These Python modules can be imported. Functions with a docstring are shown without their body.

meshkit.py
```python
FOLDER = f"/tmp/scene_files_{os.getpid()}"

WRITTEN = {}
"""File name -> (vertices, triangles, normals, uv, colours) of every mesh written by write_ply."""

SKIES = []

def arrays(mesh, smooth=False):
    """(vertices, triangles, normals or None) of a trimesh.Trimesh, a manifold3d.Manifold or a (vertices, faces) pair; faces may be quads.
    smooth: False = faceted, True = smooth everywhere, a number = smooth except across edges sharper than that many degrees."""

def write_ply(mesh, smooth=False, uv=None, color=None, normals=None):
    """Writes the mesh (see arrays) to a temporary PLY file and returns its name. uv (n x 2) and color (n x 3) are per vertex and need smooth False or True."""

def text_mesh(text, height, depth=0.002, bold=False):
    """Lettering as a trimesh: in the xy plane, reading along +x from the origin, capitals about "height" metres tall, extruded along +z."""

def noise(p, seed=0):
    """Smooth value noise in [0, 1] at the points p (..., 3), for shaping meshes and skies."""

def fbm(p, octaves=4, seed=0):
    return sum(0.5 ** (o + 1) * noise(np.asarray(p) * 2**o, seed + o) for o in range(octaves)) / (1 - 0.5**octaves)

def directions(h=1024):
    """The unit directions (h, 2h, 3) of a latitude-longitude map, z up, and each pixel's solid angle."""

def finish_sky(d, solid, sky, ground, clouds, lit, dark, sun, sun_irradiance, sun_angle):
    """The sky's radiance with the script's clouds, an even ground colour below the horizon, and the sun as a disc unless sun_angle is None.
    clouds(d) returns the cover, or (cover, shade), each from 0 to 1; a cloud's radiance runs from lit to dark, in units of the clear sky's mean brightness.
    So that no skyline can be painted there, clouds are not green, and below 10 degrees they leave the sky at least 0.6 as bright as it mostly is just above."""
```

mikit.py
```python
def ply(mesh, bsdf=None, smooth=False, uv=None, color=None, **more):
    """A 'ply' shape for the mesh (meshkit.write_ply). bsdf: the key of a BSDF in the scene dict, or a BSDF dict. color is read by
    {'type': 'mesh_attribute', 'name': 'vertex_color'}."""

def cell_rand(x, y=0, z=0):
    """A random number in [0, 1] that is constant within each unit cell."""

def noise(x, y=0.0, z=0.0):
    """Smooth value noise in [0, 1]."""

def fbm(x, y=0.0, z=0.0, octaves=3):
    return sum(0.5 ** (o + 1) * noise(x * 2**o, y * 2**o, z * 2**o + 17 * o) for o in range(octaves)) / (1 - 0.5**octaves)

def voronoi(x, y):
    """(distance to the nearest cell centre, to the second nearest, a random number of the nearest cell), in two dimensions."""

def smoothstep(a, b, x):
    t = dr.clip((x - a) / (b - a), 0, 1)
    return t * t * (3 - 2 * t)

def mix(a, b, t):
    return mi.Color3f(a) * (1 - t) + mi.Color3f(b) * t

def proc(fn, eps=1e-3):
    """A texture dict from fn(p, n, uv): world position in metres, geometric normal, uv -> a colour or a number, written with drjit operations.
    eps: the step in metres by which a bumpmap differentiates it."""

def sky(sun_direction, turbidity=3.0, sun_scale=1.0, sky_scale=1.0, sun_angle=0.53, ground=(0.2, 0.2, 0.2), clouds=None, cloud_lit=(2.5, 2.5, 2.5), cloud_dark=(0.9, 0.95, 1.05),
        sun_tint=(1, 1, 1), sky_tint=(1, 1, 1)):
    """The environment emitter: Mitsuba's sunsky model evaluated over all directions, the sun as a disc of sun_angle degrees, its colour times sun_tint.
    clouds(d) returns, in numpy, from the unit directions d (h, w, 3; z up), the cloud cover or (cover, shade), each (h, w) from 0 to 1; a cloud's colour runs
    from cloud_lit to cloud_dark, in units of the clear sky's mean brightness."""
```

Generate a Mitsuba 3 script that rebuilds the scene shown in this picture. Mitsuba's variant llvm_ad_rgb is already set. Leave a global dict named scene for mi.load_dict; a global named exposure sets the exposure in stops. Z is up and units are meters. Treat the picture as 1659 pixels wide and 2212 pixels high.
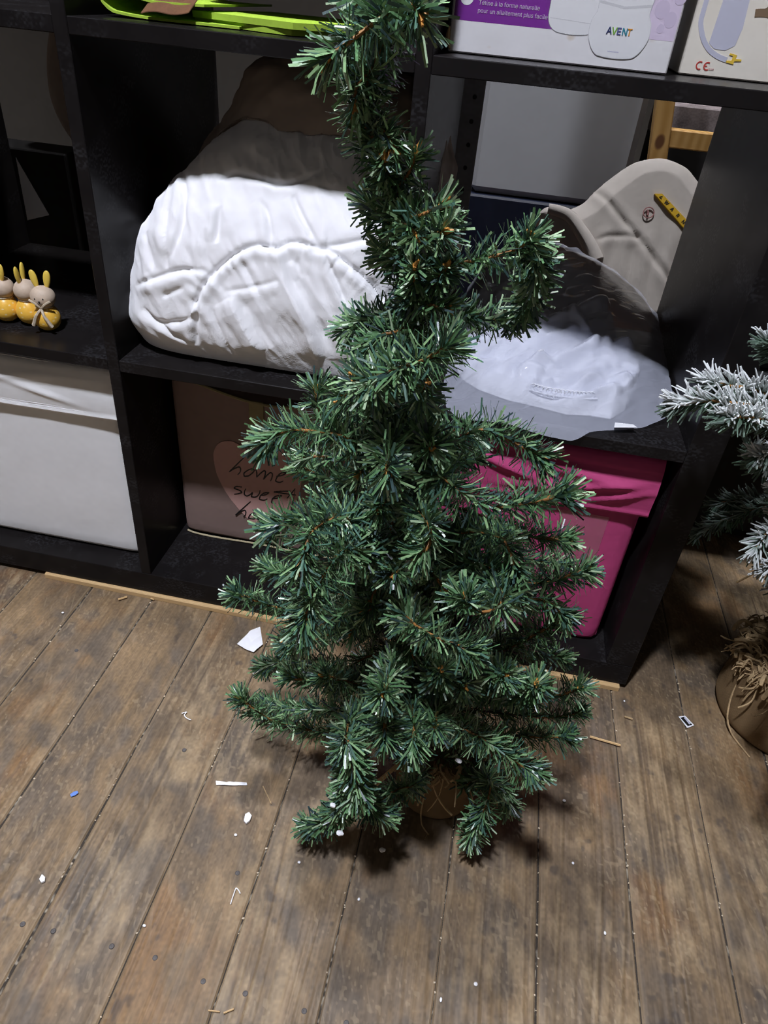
import math, json, random
import numpy as np, trimesh, drjit as dr, mitsuba as mi
import mikit, meshkit
from mikit import ply, proc, noise, fbm, voronoi, cell_rand, smoothstep, mix
T = mi.ScalarTransform4f

# ------------------------------------------------------------------ camera, lights, exposure
exposure = 1.95
CAM = np.array([-0.2791, -0.7454, 0.7816])
FWD = np.array([-0.10365778, 0.80007812, -0.5908723])
UP = np.array([-0.17330, 0.57042, 0.80285])
scene, labels = {}, {}
scene['camera'] = {'type': 'perspective', 'fov': math.degrees(2 * math.atan(1659 / 2 / 1535.36)), 'fov_axis': 'x', 'near_clip': 0.02, 'far_clip': 50.0,
                   'to_world': T().look_at(origin=CAM.tolist(), target=(CAM + FWD).tolist(), up=UP.tolist())}

def rgb(r, g, b): return {'type': 'rgb', 'value': [float(r), float(g), float(b)]}

UNSEEN_LAMPS = [  # centre, size x, size y, radiance: unseen lamps lighting the shelf front, the floor, the things behind
    ('front', (-.62, -0.96, 2.50), 0.13, 0.13, (300, 312, 352)),
    ('middle', (-0.73, 0.03, 2.50), 0.09, 0.09, (300, 306, 330)),
    ('rear', (-0.30, 0.62, 2.50), 0.14, 0.14, (122, 124, 130)),
]

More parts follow.
